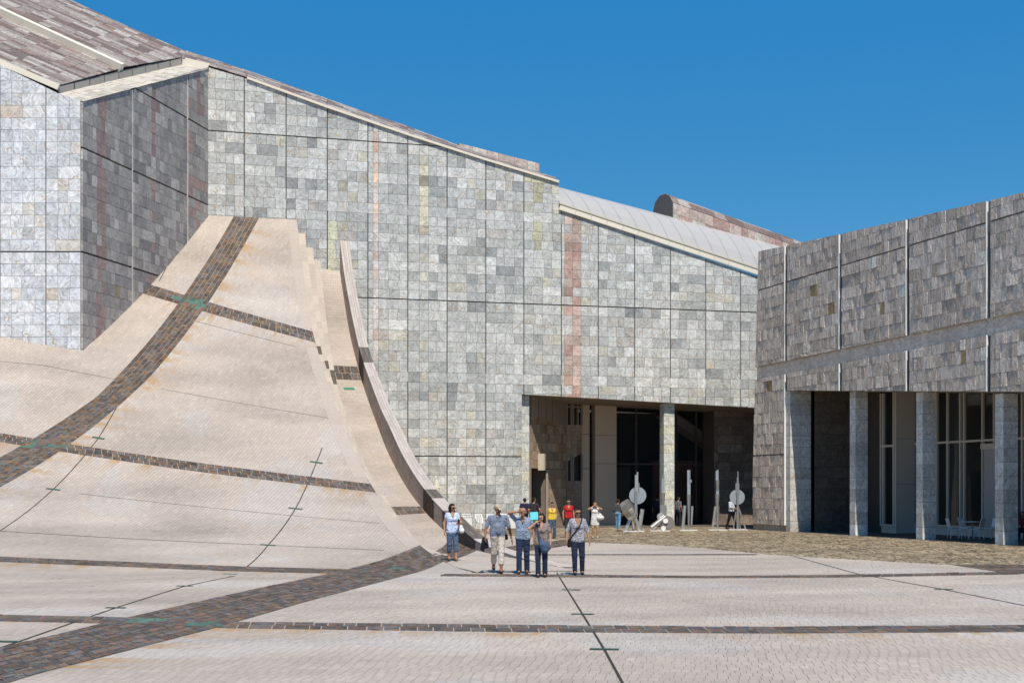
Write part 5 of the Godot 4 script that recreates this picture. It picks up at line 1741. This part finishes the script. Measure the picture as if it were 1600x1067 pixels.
func person(d: Dictionary) -> Node3D:
	var o := thing("person", d.label, "person", d.at, d.get("turn", 0.0), d.get("group", ""))
	var s: float = d.h / 1.70
	var cell: float = d.get("cell", 0.026)
	var fem: bool = d.get("fem", true)
	var sw: float = 0.158 if fem else 0.182
	var wide: float = d.get("wide", 1.0)
	var V := func(v): return v
	var hipL := Vector3(0.088, 0.92, 0)
	var hipR := Vector3(-0.088, 0.92, 0)
	var anL: Vector3 = d.get("la", Vector3(0.10, 0.08, 0.0))
	var anR: Vector3 = d.get("ra", Vector3(-0.10, 0.08, 0.0))
	var knL := bend(hipL, anL, 0.43, 0.42, Vector3(0.08, 0, 1))
	var knR := bend(hipR, anR, 0.43, 0.42, Vector3(-0.08, 0, 1))
	var shL := Vector3(sw * wide, 1.395, -0.01)
	var shR := Vector3(-sw * wide, 1.395, -0.01)
	var wrL: Vector3 = d.get("lh", Vector3(sw * wide + 0.09, 0.885, 0.05))
	var wrR: Vector3 = d.get("rh", Vector3(-sw * wide - 0.09, 0.885, 0.05))
	var elL := bend(shL, wrL, 0.29, 0.255, d.get("el_l", Vector3(0.5, -0.2, -1)))
	var elR := bend(shR, wrR, 0.29, 0.255, d.get("el_r", Vector3(-0.5, -0.2, -1)))
	wrL = elL + (wrL - elL).normalized() * 0.255
	wrR = elR + (wrR - elR).normalized() * 0.255
	var w := wide
	var S := Transform3D(Basis().scaled(Vector3.ONE * s), Vector3.ZERO)
	# body: one skin from neck to toes
	var fat := 1.0 if fem else 1.12
	var torso := func(g):
		var t := [[Vector3(0.078 * w, 0.94, 0), Vector3(0.062 * w, 1.10, 0.0), 0.105 + g, 0.088 * fat + g], [Vector3(-0.078 * w, 0.94, 0), Vector3(-0.062 * w, 1.10, 0.0), 0.105 + g, 0.088 * fat + g],
			[Vector3(0.062 * w, 1.10, 0), Vector3(0.088 * w, 1.31, 0), 0.088 * fat + g, 0.092 + g], [Vector3(-0.062 * w, 1.10, 0), Vector3(-0.088 * w, 1.31, 0), 0.088 * fat + g, 0.092 + g],
			[shL + Vector3(-0.03, -0.015, 0), shR + Vector3(0.03, -0.015, 0), 0.058 + g, 0.058 + g]]
		if fem: t.append_array([[Vector3(0.065 * w, 1.245, 0.065), Vector3(0.06 * w, 1.24, 0.07), 0.062 + g, 0.06 + g], [Vector3(-0.065 * w, 1.245, 0.065), Vector3(-0.06 * w, 1.24, 0.07), 0.062 + g, 0.06 + g]])
		elif w > 1.05: t.append([Vector3(0, 1.05, 0.05), Vector3(0, 1.15, 0.055), 0.10 + g, 0.09 + g])
		return t
	var caps: Array = torso.call(0.0)
	caps.append([Vector3(0, 1.42, -0.012), Vector3(0, 1.53, 0.006), 0.056, 0.05])
	for q in [[shL, elL, wrL], [shR, elR, wrR]]:
		caps.append([q[0], q[1], 0.047, 0.038])
		caps.append([q[1], q[2], 0.038, 0.026])
	for q in [[hipL, knL, anL], [hipR, knR, anR]]:
		caps.append([q[0], q[1], 0.085, 0.056])
		caps.append([q[1], q[1].lerp(q[2], 0.35), 0.054, 0.054])
		caps.append([q[1].lerp(q[2], 0.35), q[2], 0.054, 0.036])
		caps.append([q[2], q[2] + Vector3(0, -0.045, 0.13), 0.036, 0.028])
	var skin: Color = d.get("skin", Color(0.42, 0.235, 0.15))
	var body := MB.new()
	blob(body, caps, cell, 0.03, skin, S)
	var hd: Vector2 = d.get("look", Vector2.ZERO)
	var hb := Basis.from_euler(Vector3(hd.y, hd.x, 0))
	var hc := Vector3(0, 1.585, 0.012)
	var ht := S * Transform3D(hb, hc)
	body.add(head(), ht, skin)
	for q in [[elL, wrL, 1, d.get("palm_l", Vector3.LEFT), d.get("grip_l", 0.35)], [elR, wrR, -1, d.get("palm_r", Vector3.RIGHT), d.get("grip_r", 0.35)]]:
		var y: Vector3 = (q[0] - q[1]).normalized()
		var z: Vector3 = (q[3] - y * q[3].dot(y)).normalized()
		body.add(hand(q[2], q[4]), S * Transform3D(Basis(y.cross(z), y, z), q[1]), skin)
	part("body", body, M.skin, o)
	# trousers, shorts, skirt
	var bt: Dictionary = d.bottom
	var mb := MB.new()
	caps = []
	if bt.get("style", "") == "skirt":
		caps = [[Vector3(0.065, 1.0, 0), Vector3(0.09, bt.y, 0.01), 0.115, 0.125], [Vector3(-0.065, 1.0, 0), Vector3(-0.09, bt.y, 0.01), 0.115, 0.125], [Vector3(0, 0.9, 0.02), Vector3(0, bt.y, 0.02), 0.11, 0.13]]
	else:
		caps = [[Vector3(0.06 * w, 1.0, 0), hipL, 0.098, 0.105], [Vector3(-0.06 * w, 1.0, 0), hipR, 0.098, 0.105], [Vector3(0.075, 0.93, -0.035), Vector3(-0.075, 0.93, -0.035), 0.10, 0.10]]
		for q in [[hipL, knL, anL], [hipR, knR, anR]]:
			caps.append([q[0], q[1], 0.102, 0.074])
			var n: float = bt.len
			if n <= 0.5: caps[-1] = [q[0], q[0].lerp(q[1], n * 2.0), 0.104, 0.092]
			else: caps.append([q[1], q[1].lerp(q[2], (n - 0.5) * 2.0), 0.073, bt.get("cuff", 0.062)])
	blob(mb, caps, cell * 0.9, 0.025, bt.col, S)
	part(bt.get("name", "trousers"), mb, M[bt.get("mat", "cloth")], o)
	# top
	var tp: Dictionary = d.top
	mb = MB.new()
	caps = torso.call(0.014)
	caps[0] = [Vector3(0.08 * w, tp.get("hem", 0.90), 0), Vector3(0.066 * w, 1.10, 0), 0.118, 0.106 * fat]
	caps[1] = [Vector3(-0.08 * w, tp.get("hem", 0.90), 0), Vector3(-0.066 * w, 1.10, 0), 0.118, 0.106 * fat]
	var sl: float = tp.get("sleeve", 0.5)
	if sl > 0.0:
		for q in [[shL, elL, wrL], [shR, elR, wrR]]:
			caps.append([q[0] + Vector3(0, -0.01, 0), q[0].lerp(q[1], minf(sl, 1.0)), 0.058, 0.057])
			if sl > 1.0: caps.append([q[1], q[1].lerp(q[2], sl - 1.0), 0.054, 0.046])
	else:
		caps[4] = [Vector3(0.085, 1.37, 0), Vector3(-0.085, 1.37, 0), 0.06, 0.06]
	blob(mb, caps, cell * 0.9, 0.022, tp.col, S)
	part(tp.get("name", "shirt"), mb, M[tp.get("mat", "cloth")], o)
	# open neckline: a lapped patch of skin and the collar
	if tp.get("neck", 0.0) > 0.0:
		mb = MB.new()
		var dep: float = tp.neck
		blob(mb, [[Vector3(0.045, 1.425, 0.052), Vector3(0.0, 1.40 - dep, 0.100 if not fem else 0.112), 0.022, 0.012], [Vector3(-0.045, 1.425, 0.052), Vector3(0.0, 1.40 - dep, 0.100 if not fem else 0.112), 0.022, 0.012], [Vector3(0, 1.43, 0.045), Vector3(0, 1.40 - dep * 0.6, 0.09), 0.035, 0.02]], 0.011, 0.02, skin, S)
		part("neckline", mb, M.skin, o)
	if tp.get("collar", false):
		mb = MB.new()
		blob(mb, [[Vector3(0.06, 1.44, -0.03), Vector3(0.035, 1.405, 0.085), 0.022, 0.014], [Vector3(-0.06, 1.44, -0.03), Vector3(-0.035, 1.405, 0.085), 0.022, 0.014], [Vector3(0.06, 1.445, -0.04), Vector3(-0.06, 1.445, -0.04), 0.024, 0.024]], 0.012, 0.012, tp.col, S)
		part("collar", mb, M[tp.get("mat", "cloth")], o)
	if d.has("belt"):
		mb = MB.new()
		blob(mb, [[Vector3(0.07 * w, 0.985, 0.0), Vector3(0.07 * w, 0.99, 0), 0.122, 0.122], [Vector3(-0.07 * w, 0.985, 0.0), Vector3(-0.07 * w, 0.99, 0), 0.122, 0.122]], cell * 0.7, 0.02, d.belt, Transform3D(Basis.from_scale(Vector3(s, s * 0.16, s)), Vector3(0, 0.985 * s * 0.84, 0)))
		part("belt", mb, M.cloth, o)
	# shoes
	for q in [anL, anR]:
		mb = MB.new()
		blob(mb, [[q + Vector3(0, -0.035, -0.03), q + Vector3(0, -0.05, 0.14), 0.042, 0.034], [q + Vector3(0, -0.02, -0.02), q + Vector3(0, -0.04, 0.03), 0.044, 0.042]], cell * 0.7, 0.02, d.get("shoe", Color(0.03, 0.025, 0.025)), S)
		part("shoe", mb, M.cloth, o)
	# hair, cap, glasses
	var style: String = d.get("hair", "short")
	caps = []
	if style != "ring":
		caps = [[Vector3(0, 0.052, -0.042), Vector3(0, 0.064, 0.008), 0.079, 0.070], [Vector3(0, -0.01, -0.062), Vector3(0, 0.02, -0.055), 0.056, 0.07]]
	if style == "bob" or style == "long":
		var dn := -0.10 if style == "bob" else -0.17
		for x in [-1, 1]:
			caps.append([Vector3(0.066 * x, 0.05, 0.0), Vector3(0.078 * x, dn, 0.004), 0.034, 0.028])
			caps.append([Vector3(0.05 * x, 0.0, -0.06), Vector3(0.055 * x, dn - 0.02, -0.05), 0.05, 0.036])
	if style == "tied": caps.append([Vector3(0, 0.02, -0.11), Vector3(0, -0.04, -0.125), 0.04, 0.03])
	if style == "ring": caps = [[Vector3(0.068, -0.005, -0.03), Vector3(0.055, -0.005, -0.075), 0.024, 0.03], [Vector3(-0.068, -0.005, -0.03), Vector3(-0.055, -0.005, -0.075), 0.024, 0.03], [Vector3(0.04, -0.005, -0.085), Vector3(-0.04, -0.005, -0.085), 0.03, 0.03]]
	mb = MB.new()
	blob(mb, caps, 0.011, 0.02, d.get("hair_col", Color(0.025, 0.017, 0.013)), ht)
	part("hair", mb, M.cloth, o)
	if d.get("cap", false):
		mb = MB.new()
		blob(mb, [[Vector3(0, 0.062, -0.038), Vector3(0, 0.064, 0.012), 0.083, 0.081], [Vector3(0.03, 0.052, 0.085), Vector3(0.022, 0.035, 0.150), 0.022, 0.012], [Vector3(-0.03, 0.052, 0.085), Vector3(-0.022, 0.035, 0.150), 0.022, 0.012], [Vector3(0, 0.055, 0.085), Vector3(0, 0.038, 0.155), 0.022, 0.012]], 0.010, 0.015, d.get("cap_col", Color(0.50, 0.40, 0.30)), ht)
		part("cap", mb, M.cloth, o)
	if d.get("glasses", false):
		mb = MB.new()
		blob(mb, [[Vector3(0.022, 0.004, 0.092), Vector3(0.050, 0.006, 0.080), 0.019, 0.017], [Vector3(-0.022, 0.004, 0.092), Vector3(-0.050, 0.006, 0.080), 0.019, 0.017], [Vector3(0.055, 0.012, 0.072), Vector3(0.080, 0.012, 0.0), 0.006, 0.005], [Vector3(-0.055, 0.012, 0.072), Vector3(-0.080, 0.012, 0.0), 0.006, 0.005], [Vector3(-0.02, 0.01, 0.095), Vector3(0.02, 0.01, 0.095), 0.006, 0.006]], 0.0075, 0.006, Color(0.012, 0.010, 0.010), ht)
		part("sunglasses", mb, M.paint, o)
	o.set_meta("scale", s)
	return o

func held(called: String, label: String, category: String, who: Node3D, caps: Array, cell: float, col: Color, m: Material, strap: Array = [], strap_col := Color(0.03, 0.03, 0.03)) -> void:
	var s: float = who.get_meta("scale")
	var t := thing(called, label, category, who.position, who.rotation.y)
	var mb := MB.new()
	blob(mb, caps, cell, 0.02, col, Transform3D(Basis().scaled(Vector3.ONE * s), Vector3.ZERO))
	part("bag_body" if category == "bag" else "main_piece", mb, m, t)
	if strap.size():
		mb = MB.new()
		for k in strap.size() - 1: mb.beam(strap[k] * s, strap[k + 1] * s, 0.035, 0.008, Vector3(0.3, 0.2, 1), strap_col)
		part("strap", mb, M.cloth, t)

func build_people() -> void:
	var to_cam := func(x, z, extra := 0.0): return atan2(-x, 73.9 - z) + deg_to_rad(extra)
	var denim := Color(0.075, 0.115, 0.20)
	var navy := Color(0.022, 0.033, 0.065)
	var grp := "visitors walking on the plaza"
	var c := 0.017
	# the five in front
	var w1 := person({"label": "woman in a pale blue top, denim capris and sunglasses walking on the sunken walk", "at": Vector3(10.05, trough(33.2) + 0.02, 33.2), "turn": to_cam.call(10.0, 33.2, 12), "h": 1.64, "cell": c, "group": grp,
		"top": {"col": Color(0.56, 0.65, 0.86), "sleeve": 0.28, "hem": 0.88, "neck": 0.10}, "bottom": {"col": Color(0.10, 0.155, 0.26), "mat": "denim", "len": 0.73, "cuff": 0.074, "name": "capris"}, "hair": "bob", "glasses": true, "look": Vector2(0.55, 0.05),
		"lh": Vector3(0.14, 1.12, 0.24), "el_l": Vector3(0.6, -0.4, -0.6), "la": Vector3(0.09, 0.08, 0.12), "ra": Vector3(-0.09, 0.08, -0.06), "skin": Color(0.40, 0.22, 0.14), "shoe": Color(0.25, 0.15, 0.09)})
	held("handbag", "white handbag hanging at the elbow of the woman in the pale blue top", "bag", w1, [[Vector3(0.24, 1.02, 0.12), Vector3(0.26, 0.92, 0.10), 0.06, 0.085], [Vector3(0.25, 0.90, 0.05), Vector3(0.26, 0.90, 0.17), 0.08, 0.08]], 0.016, Color(0.78, 0.77, 0.75), M.cloth, [Vector3(0.22, 1.12, 0.10), Vector3(0.19, 1.30, 0.06), Vector3(0.17, 1.44, 0.0)], Color(0.7, 0.69, 0.67))
	held("phone", "small black phone in the hand of the woman in the pale blue top", "phone", w1, [[Vector3(0.12, 1.14, 0.31), Vector3(0.12, 1.23, 0.32), 0.02, 0.02], [Vector3(0.15, 1.14, 0.31), Vector3(0.15, 1.23, 0.32), 0.02, 0.02]], 0.010, Color(0.015, 0.015, 0.02), M.paint)
	var m1 := person({"label": "man in a tan cap, blue checked shirt and pale three-quarter trousers", "at": Vector3(9.95, 0.012, 38.5), "turn": to_cam.call(9.9, 38.5, 4), "h": 1.74, "cell": c, "fem": false, "wide": 1.14, "group": grp,
		"top": {"col": Color(0.66, 0.66, 0.64), "mat": "checked", "sleeve": 0.82, "hem": 0.97, "collar": true}, "bottom": {"col": Color(0.58, 0.52, 0.46), "len": 0.80, "cuff": 0.074}, "belt": Color(0.05, 0.025, 0.018), "cap": true, "look": Vector2(0.42, 0.28), "skin": Color(0.27, 0.125, 0.075),
		"la": Vector3(0.06, 0.08, 0.26), "ra": Vector3(-0.09, 0.14, -0.30), "rh": Vector3(-0.33, 0.90, 0.12), "lh": Vector3(0.34, 0.86, 0.04), "shoe": Color(0.02, 0.017, 0.015), "grip_r": 0.9, "glasses": false, "hair_col": Color(0.06, 0.05, 0.045)})
	held("jacket", "dark folded jacket carried by the man in the tan cap", "jacket", m1, [[Vector3(-0.36, 0.86, 0.14), Vector3(-0.40, 0.62, 0.12), 0.05, 0.055], [Vector3(-0.31, 0.84, 0.12), Vector3(-0.30, 0.68, 0.10), 0.045, 0.065], [Vector3(-0.39, 0.66, 0.12), Vector3(-0.38, 0.56, 0.15), 0.05, 0.03]], 0.016, Color(0.018, 0.018, 0.024), M.cloth)
	held("belt_pouch", "black pouch on the belt of the man in the tan cap", "pouch", m1, [[Vector3(0.20, 0.95, 0.06), Vector3(0.21, 0.87, 0.06), 0.04, 0.04]], 0.012, Color(0.015, 0.014, 0.014), M.cloth)
	var m2 := person({"label": "bald man in a pale blue shirt shading his eyes with one hand", "at": Vector3(10.5, 0.012, 38.9), "turn": to_cam.call(10.5, 38.9, -4), "h": 1.68, "cell": c, "fem": false, "wide": 1.05, "group": grp,
		"top": {"col": Color(0.85, 0.88, 0.86), "mat": "checked", "sleeve": 0.62, "hem": 0.93, "collar": true, "neck": 0.08}, "bottom": {"col": Color(0.03, 0.05, 0.10), "mat": "denim", "len": 0.97, "cuff": 0.072}, "belt": Color(0.012, 0.012, 0.015), "hair": "ring", "hair_col": Color(0.30, 0.28, 0.26), "look": Vector2(-0.15, -0.15),
		"rh": Vector3(-0.10, 1.60, 0.19), "el_r": Vector3(-1, 0.1, 0.1), "palm_r": Vector3(0.1, -1, 0.2), "grip_r": 0.15, "la": Vector3(0.10, 0.08, -0.06), "ra": Vector3(-0.09, 0.08, 0.16), "skin": Color(0.38, 0.19, 0.12), "shoe": Color(0.10, 0.05, 0.04)})
	var w2 := person({"label": "woman in a taupe T-shirt and dark jeans raising a camera to her face", "at": Vector3(10.55, 0.012, 40.3), "turn": to_cam.call(10.5, 40.3, -2), "h": 1.55, "cell": c, "wide": 1.12, "group": grp,
		"top": {"col": Color(0.26, 0.205, 0.185), "sleeve": 0.62, "hem": 0.90, "neck": 0.13}, "bottom": {"col": Color(0.025, 0.04, 0.068), "mat": "denim", "len": 0.97, "cuff": 0.07}, "hair": "bob", "hair_col": Color(0.03, 0.018, 0.014), "look": Vector2(-0.3, 0.1),
		"rh": Vector3(-0.13, 1.47, 0.20), "el_r": Vector3(-0.9, -0.8, 0.1), "palm_r": Vector3(0.6, 0, -0.8), "grip_r": 0.9, "la": Vector3(0.10, 0.08, 0.02), "ra": Vector3(-0.08, 0.08, 0.10), "lh": Vector3(0.25, 0.88, 0.10), "skin": Color(0.44, 0.25, 0.165), "shoe": Color(0.03, 0.025, 0.025)})
	held("shoulder_bag", "large denim shoulder bag across the woman in the taupe T-shirt", "bag", w2, [[Vector3(0.02, 0.94, 0.19), Vector3(0.10, 0.76, 0.19), 0.08, 0.12], [Vector3(0.06, 0.86, 0.20), Vector3(0.15, 0.82, 0.17), 0.12, 0.11]], 0.018, Color(0.085, 0.13, 0.215), M.denim, [Vector3(0.0, 0.98, 0.22), Vector3(-0.07, 1.20, 0.17), Vector3(-0.12, 1.40, 0.09), Vector3(-0.12, 1.47, 0.0)], Color(0.05, 0.07, 0.13))
	var cf := thing("folder", "bright cyan folder held up beside the head of the woman in taupe", "folder", w2.position, w2.rotation.y)
	var mb := MB.new()
	mb.box(Transform3D(Basis.from_euler(Vector3(-0.15, 0.1, 0.05)), Vector3(-0.17, 1.50, 0.16)), Vector3(0.19, 0.19, 0.012), Color(0.14, 0.62, 0.78))
	part("cover", mb, M.paint, cf)
	held("pocket_camera", "small black camera at the face of the woman in taupe", "camera", w2, [[Vector3(-0.12, 1.53, 0.17), Vector3(-0.02, 1.54, 0.17), 0.025, 0.025], [Vector3(-0.06, 1.535, 0.17), Vector3(-0.06, 1.535, 0.21), 0.022, 0.02]], 0.010, Color(0.02, 0.02, 0.022), M.paint)
	var w3 := person({"label": "woman in a grey patterned blouse, dark jeans and sunglasses walking alone", "at": Vector3(11.7, 0.012, 39.7), "turn": to_cam.call(11.7, 39.7, 5), "h": 1.66, "cell": c, "group": grp,
		"top": {"col": Color.WHITE, "mat": "printed", "sleeve": 1.05, "hem": 0.89, "neck": 0.17, "name": "blouse"}, "bottom": {"col": navy * 1.1, "mat": "denim", "len": 0.98, "cuff": 0.058}, "hair": "tied", "glasses": true, "look": Vector2(0.25, 0.0),
		"la": Vector3(0.12, 0.08, -0.02), "ra": Vector3(-0.08, 0.08, 0.10), "lh": Vector3(0.29, 0.89, 0.08), "rh": Vector3(-0.30, 0.90, 0.08), "skin": Color(0.36, 0.19, 0.115), "shoe": Color(0.02, 0.02, 0.025)})
	held("handbag", "small black crossbody bag of the woman in the grey patterned blouse", "bag", w3, [[Vector3(-0.21, 0.90, 0.06), Vector3(-0.22, 0.76, 0.05), 0.045, 0.06]], 0.015, Color(0.02, 0.019, 0.02), M.cloth, [Vector3(-0.20, 0.92, 0.08), Vector3(-0.08, 1.10, 0.135), Vector3(0.04, 1.26, 0.155), Vector3(0.10, 1.42, 0.075), Vector3(0.11, 1.46, 0.0)])
	# farther off
	grp = "visitors before the entrance"
	person({"label": "woman in a yellow sleeveless top and flared jeans", "at": Vector3(18.95, 0.01, 15.1), "turn": to_cam.call(19, 15, 8), "h": 1.56, "wide": 1.05, "group": grp, "top": {"col": Color(0.80, 0.56, 0.06), "sleeve": 0.0, "hem": 0.93, "neck": 0.07}, "bottom": {"col": Color(0.09, 0.14, 0.23), "mat": "denim", "len": 0.98, "cuff": 0.085}, "hair": "short", "hair_col": Color(0.05, 0.02, 0.015), "look": Vector2(0, 0.35), "lh": Vector3(0.17, 0.96, 0.14), "la": Vector3(0.11, 0.08, 0), "skin": Color(0.45, 0.26, 0.17)})
	var gm := person({"label": "man in a dark T-shirt and green shorts walking away into the entrance", "at": Vector3(19.95, 0.01, 9.2), "turn": to_cam.call(20, 9, 150), "h": 1.72, "fem": false, "group": grp, "top": {"col": Color(0.045, 0.04, 0.05), "sleeve": 0.6}, "bottom": {"col": Color(0.015, 0.20, 0.06), "len": 0.42, "name": "shorts"}, "la": Vector3(0.09, 0.08, 0.2), "ra": Vector3(-0.09, 0.1, -0.22), "rh": Vector3(-0.36, 0.92, 0.14), "skin": Color(0.42, 0.24, 0.16)})
	person({"label": "person in a navy T-shirt half hidden behind the entrance pier", "at": Vector3(20.7, 0.01, 5.2), "turn": to_cam.call(20, 5, 170), "h": 1.66, "fem": false, "group": grp, "top": {"col": Color(0.03, 0.035, 0.08), "sleeve": 0.5}, "bottom": {"col": Color(0.03, 0.03, 0.05), "len": 0.95}, "skin": Color(0.42, 0.24, 0.16)})
	person({"label": "woman in a red top behind the woman in the grey patterned blouse", "at": Vector3(20.0, 0.01, 14.2), "turn": to_cam.call(20, 14, 10), "h": 1.66, "group": grp, "top": {"col": Color(0.52, 0.025, 0.03), "sleeve": 0.4, "hem": 0.92, "neck": 0.10}, "bottom": {"col": Color(0.04, 0.04, 0.05), "len": 0.97}, "hair": "tied", "glasses": true, "skin": Color(0.42, 0.24, 0.16)})
	var ww := person({"label": "woman in a white dress holding both hands to her face", "at": Vector3(20.95, 0.01, 15.0), "turn": to_cam.call(21, 15, 0), "h": 1.56, "group": grp, "top": {"col": Color(0.72, 0.70, 0.68), "sleeve": 0.25, "name": "dress"}, "bottom": {"col": Color(0.72, 0.70, 0.68), "style": "skirt", "y": 0.66, "name": "skirt"}, "hair": "bob", "hair_col": Color(0.16, 0.075, 0.03), "lh": Vector3(0.10, 1.50, 0.16), "rh": Vector3(-0.10, 1.50, 0.16), "el_l": Vector3(1, -0.7, 0.2), "el_r": Vector3(-1, -0.7, 0.2), "palm_l": Vector3(-1, 0, -0.4), "palm_r": Vector3(1, 0, -0.4), "la": Vector3(0.12, 0.08, 0.05), "skin": Color(0.47, 0.27, 0.16), "shoe": Color(0.6, 0.5, 0.4)})
	held("handbag", "big white bag on the arm of the woman in the white dress", "bag", ww, [[Vector3(0.24, 1.10, 0.12), Vector3(0.26, 0.97, 0.12), 0.08, 0.12], [Vector3(0.18, 0.96, 0.12), Vector3(0.33, 0.96, 0.12), 0.11, 0.10]], 0.02, Color(0.74, 0.73, 0.70), M.cloth, [Vector3(0.22, 1.12, 0.14), Vector3(0.2, 1.30, 0.1), Vector3(0.17, 1.42, 0.02)], Color(0.6, 0.58, 0.55))
	person({"label": "woman with dark top and pale jeans walking to the glazed hall, beside the drum sculpture", "at": Vector3(25.9, 0.01, 4.6), "turn": to_cam.call(26, 4, 165), "h": 1.60, "group": grp, "top": {"col": Color(0.075, 0.085, 0.09), "sleeve": 1.4, "hem": 0.98}, "bottom": {"col": Color(0.20, 0.40, 0.62), "mat": "denim", "len": 0.93}, "hair": "short", "hair_col": Color(0.05, 0.025, 0.015), "la": Vector3(0.08, 0.08, 0.12), "ra": Vector3(-0.09, 0.08, -0.12), "shoe": Color(0.6, 0.5, 0.4)})
	person({"label": "waiter in a white shirt and black trousers at the corner of the dark building", "at": Vector3(32.6, 0.01, 3.9), "turn": to_cam.call(33, 4, 62), "h": 1.70, "fem": false, "group": grp, "top": {"col": Color(0.62, 0.68, 0.78), "sleeve": 0.9, "hem": 0.97}, "bottom": {"col": Color(0.012, 0.012, 0.016), "len": 0.97}, "lh": Vector3(0.12, 1.10, 0.26), "rh": Vector3(-0.10, 1.08, 0.26), "la": Vector3(0.09, 0.08, 0.24), "ra": Vector3(-0.09, 0.10, -0.24), "skin": Color(0.30, 0.17, 0.11)})
	person({"label": "person in a grey T-shirt standing in the shade before the glazed hall", "at": Vector3(32.2, 0.01, -2.4), "turn": to_cam.call(32, -2, 140), "h": 1.66, "fem": false, "group": grp, "top": {"col": Color(0.16, 0.17, 0.19), "sleeve": 0.5}, "bottom": {"col": Color(0.03, 0.03, 0.04), "len": 0.97}})
	person({"label": "person in dark blue in the deep shade behind the slim sculpture with two arms", "at": Vector3(31.0, 0.01, -2.6), "turn": to_cam.call(31, -2, 175), "h": 1.72, "fem": false, "group": grp, "top": {"col": Color(0.02, 0.025, 0.06), "sleeve": 1.3}, "bottom": {"col": Color(0.015, 0.015, 0.02), "len": 0.97}})
	person({"label": "seated woman in dark red at the arcade café beyond the last pillar", "at": Vector3(36.9, -0.43, 22.9), "turn": deg_to_rad(-40), "h": 1.64, "top": {"col": Color(0.20, 0.035, 0.05), "sleeve": 0.5}, "bottom": {"col": Color(0.03, 0.03, 0.05), "len": 0.95}, "hair": "long", "la": Vector3(0.10, 0.52, 0.42), "ra": Vector3(-0.10, 0.52, 0.42), "lh": Vector3(0.12, 1.08, 0.28), "rh": Vector3(-0.12, 1.08, 0.28)})
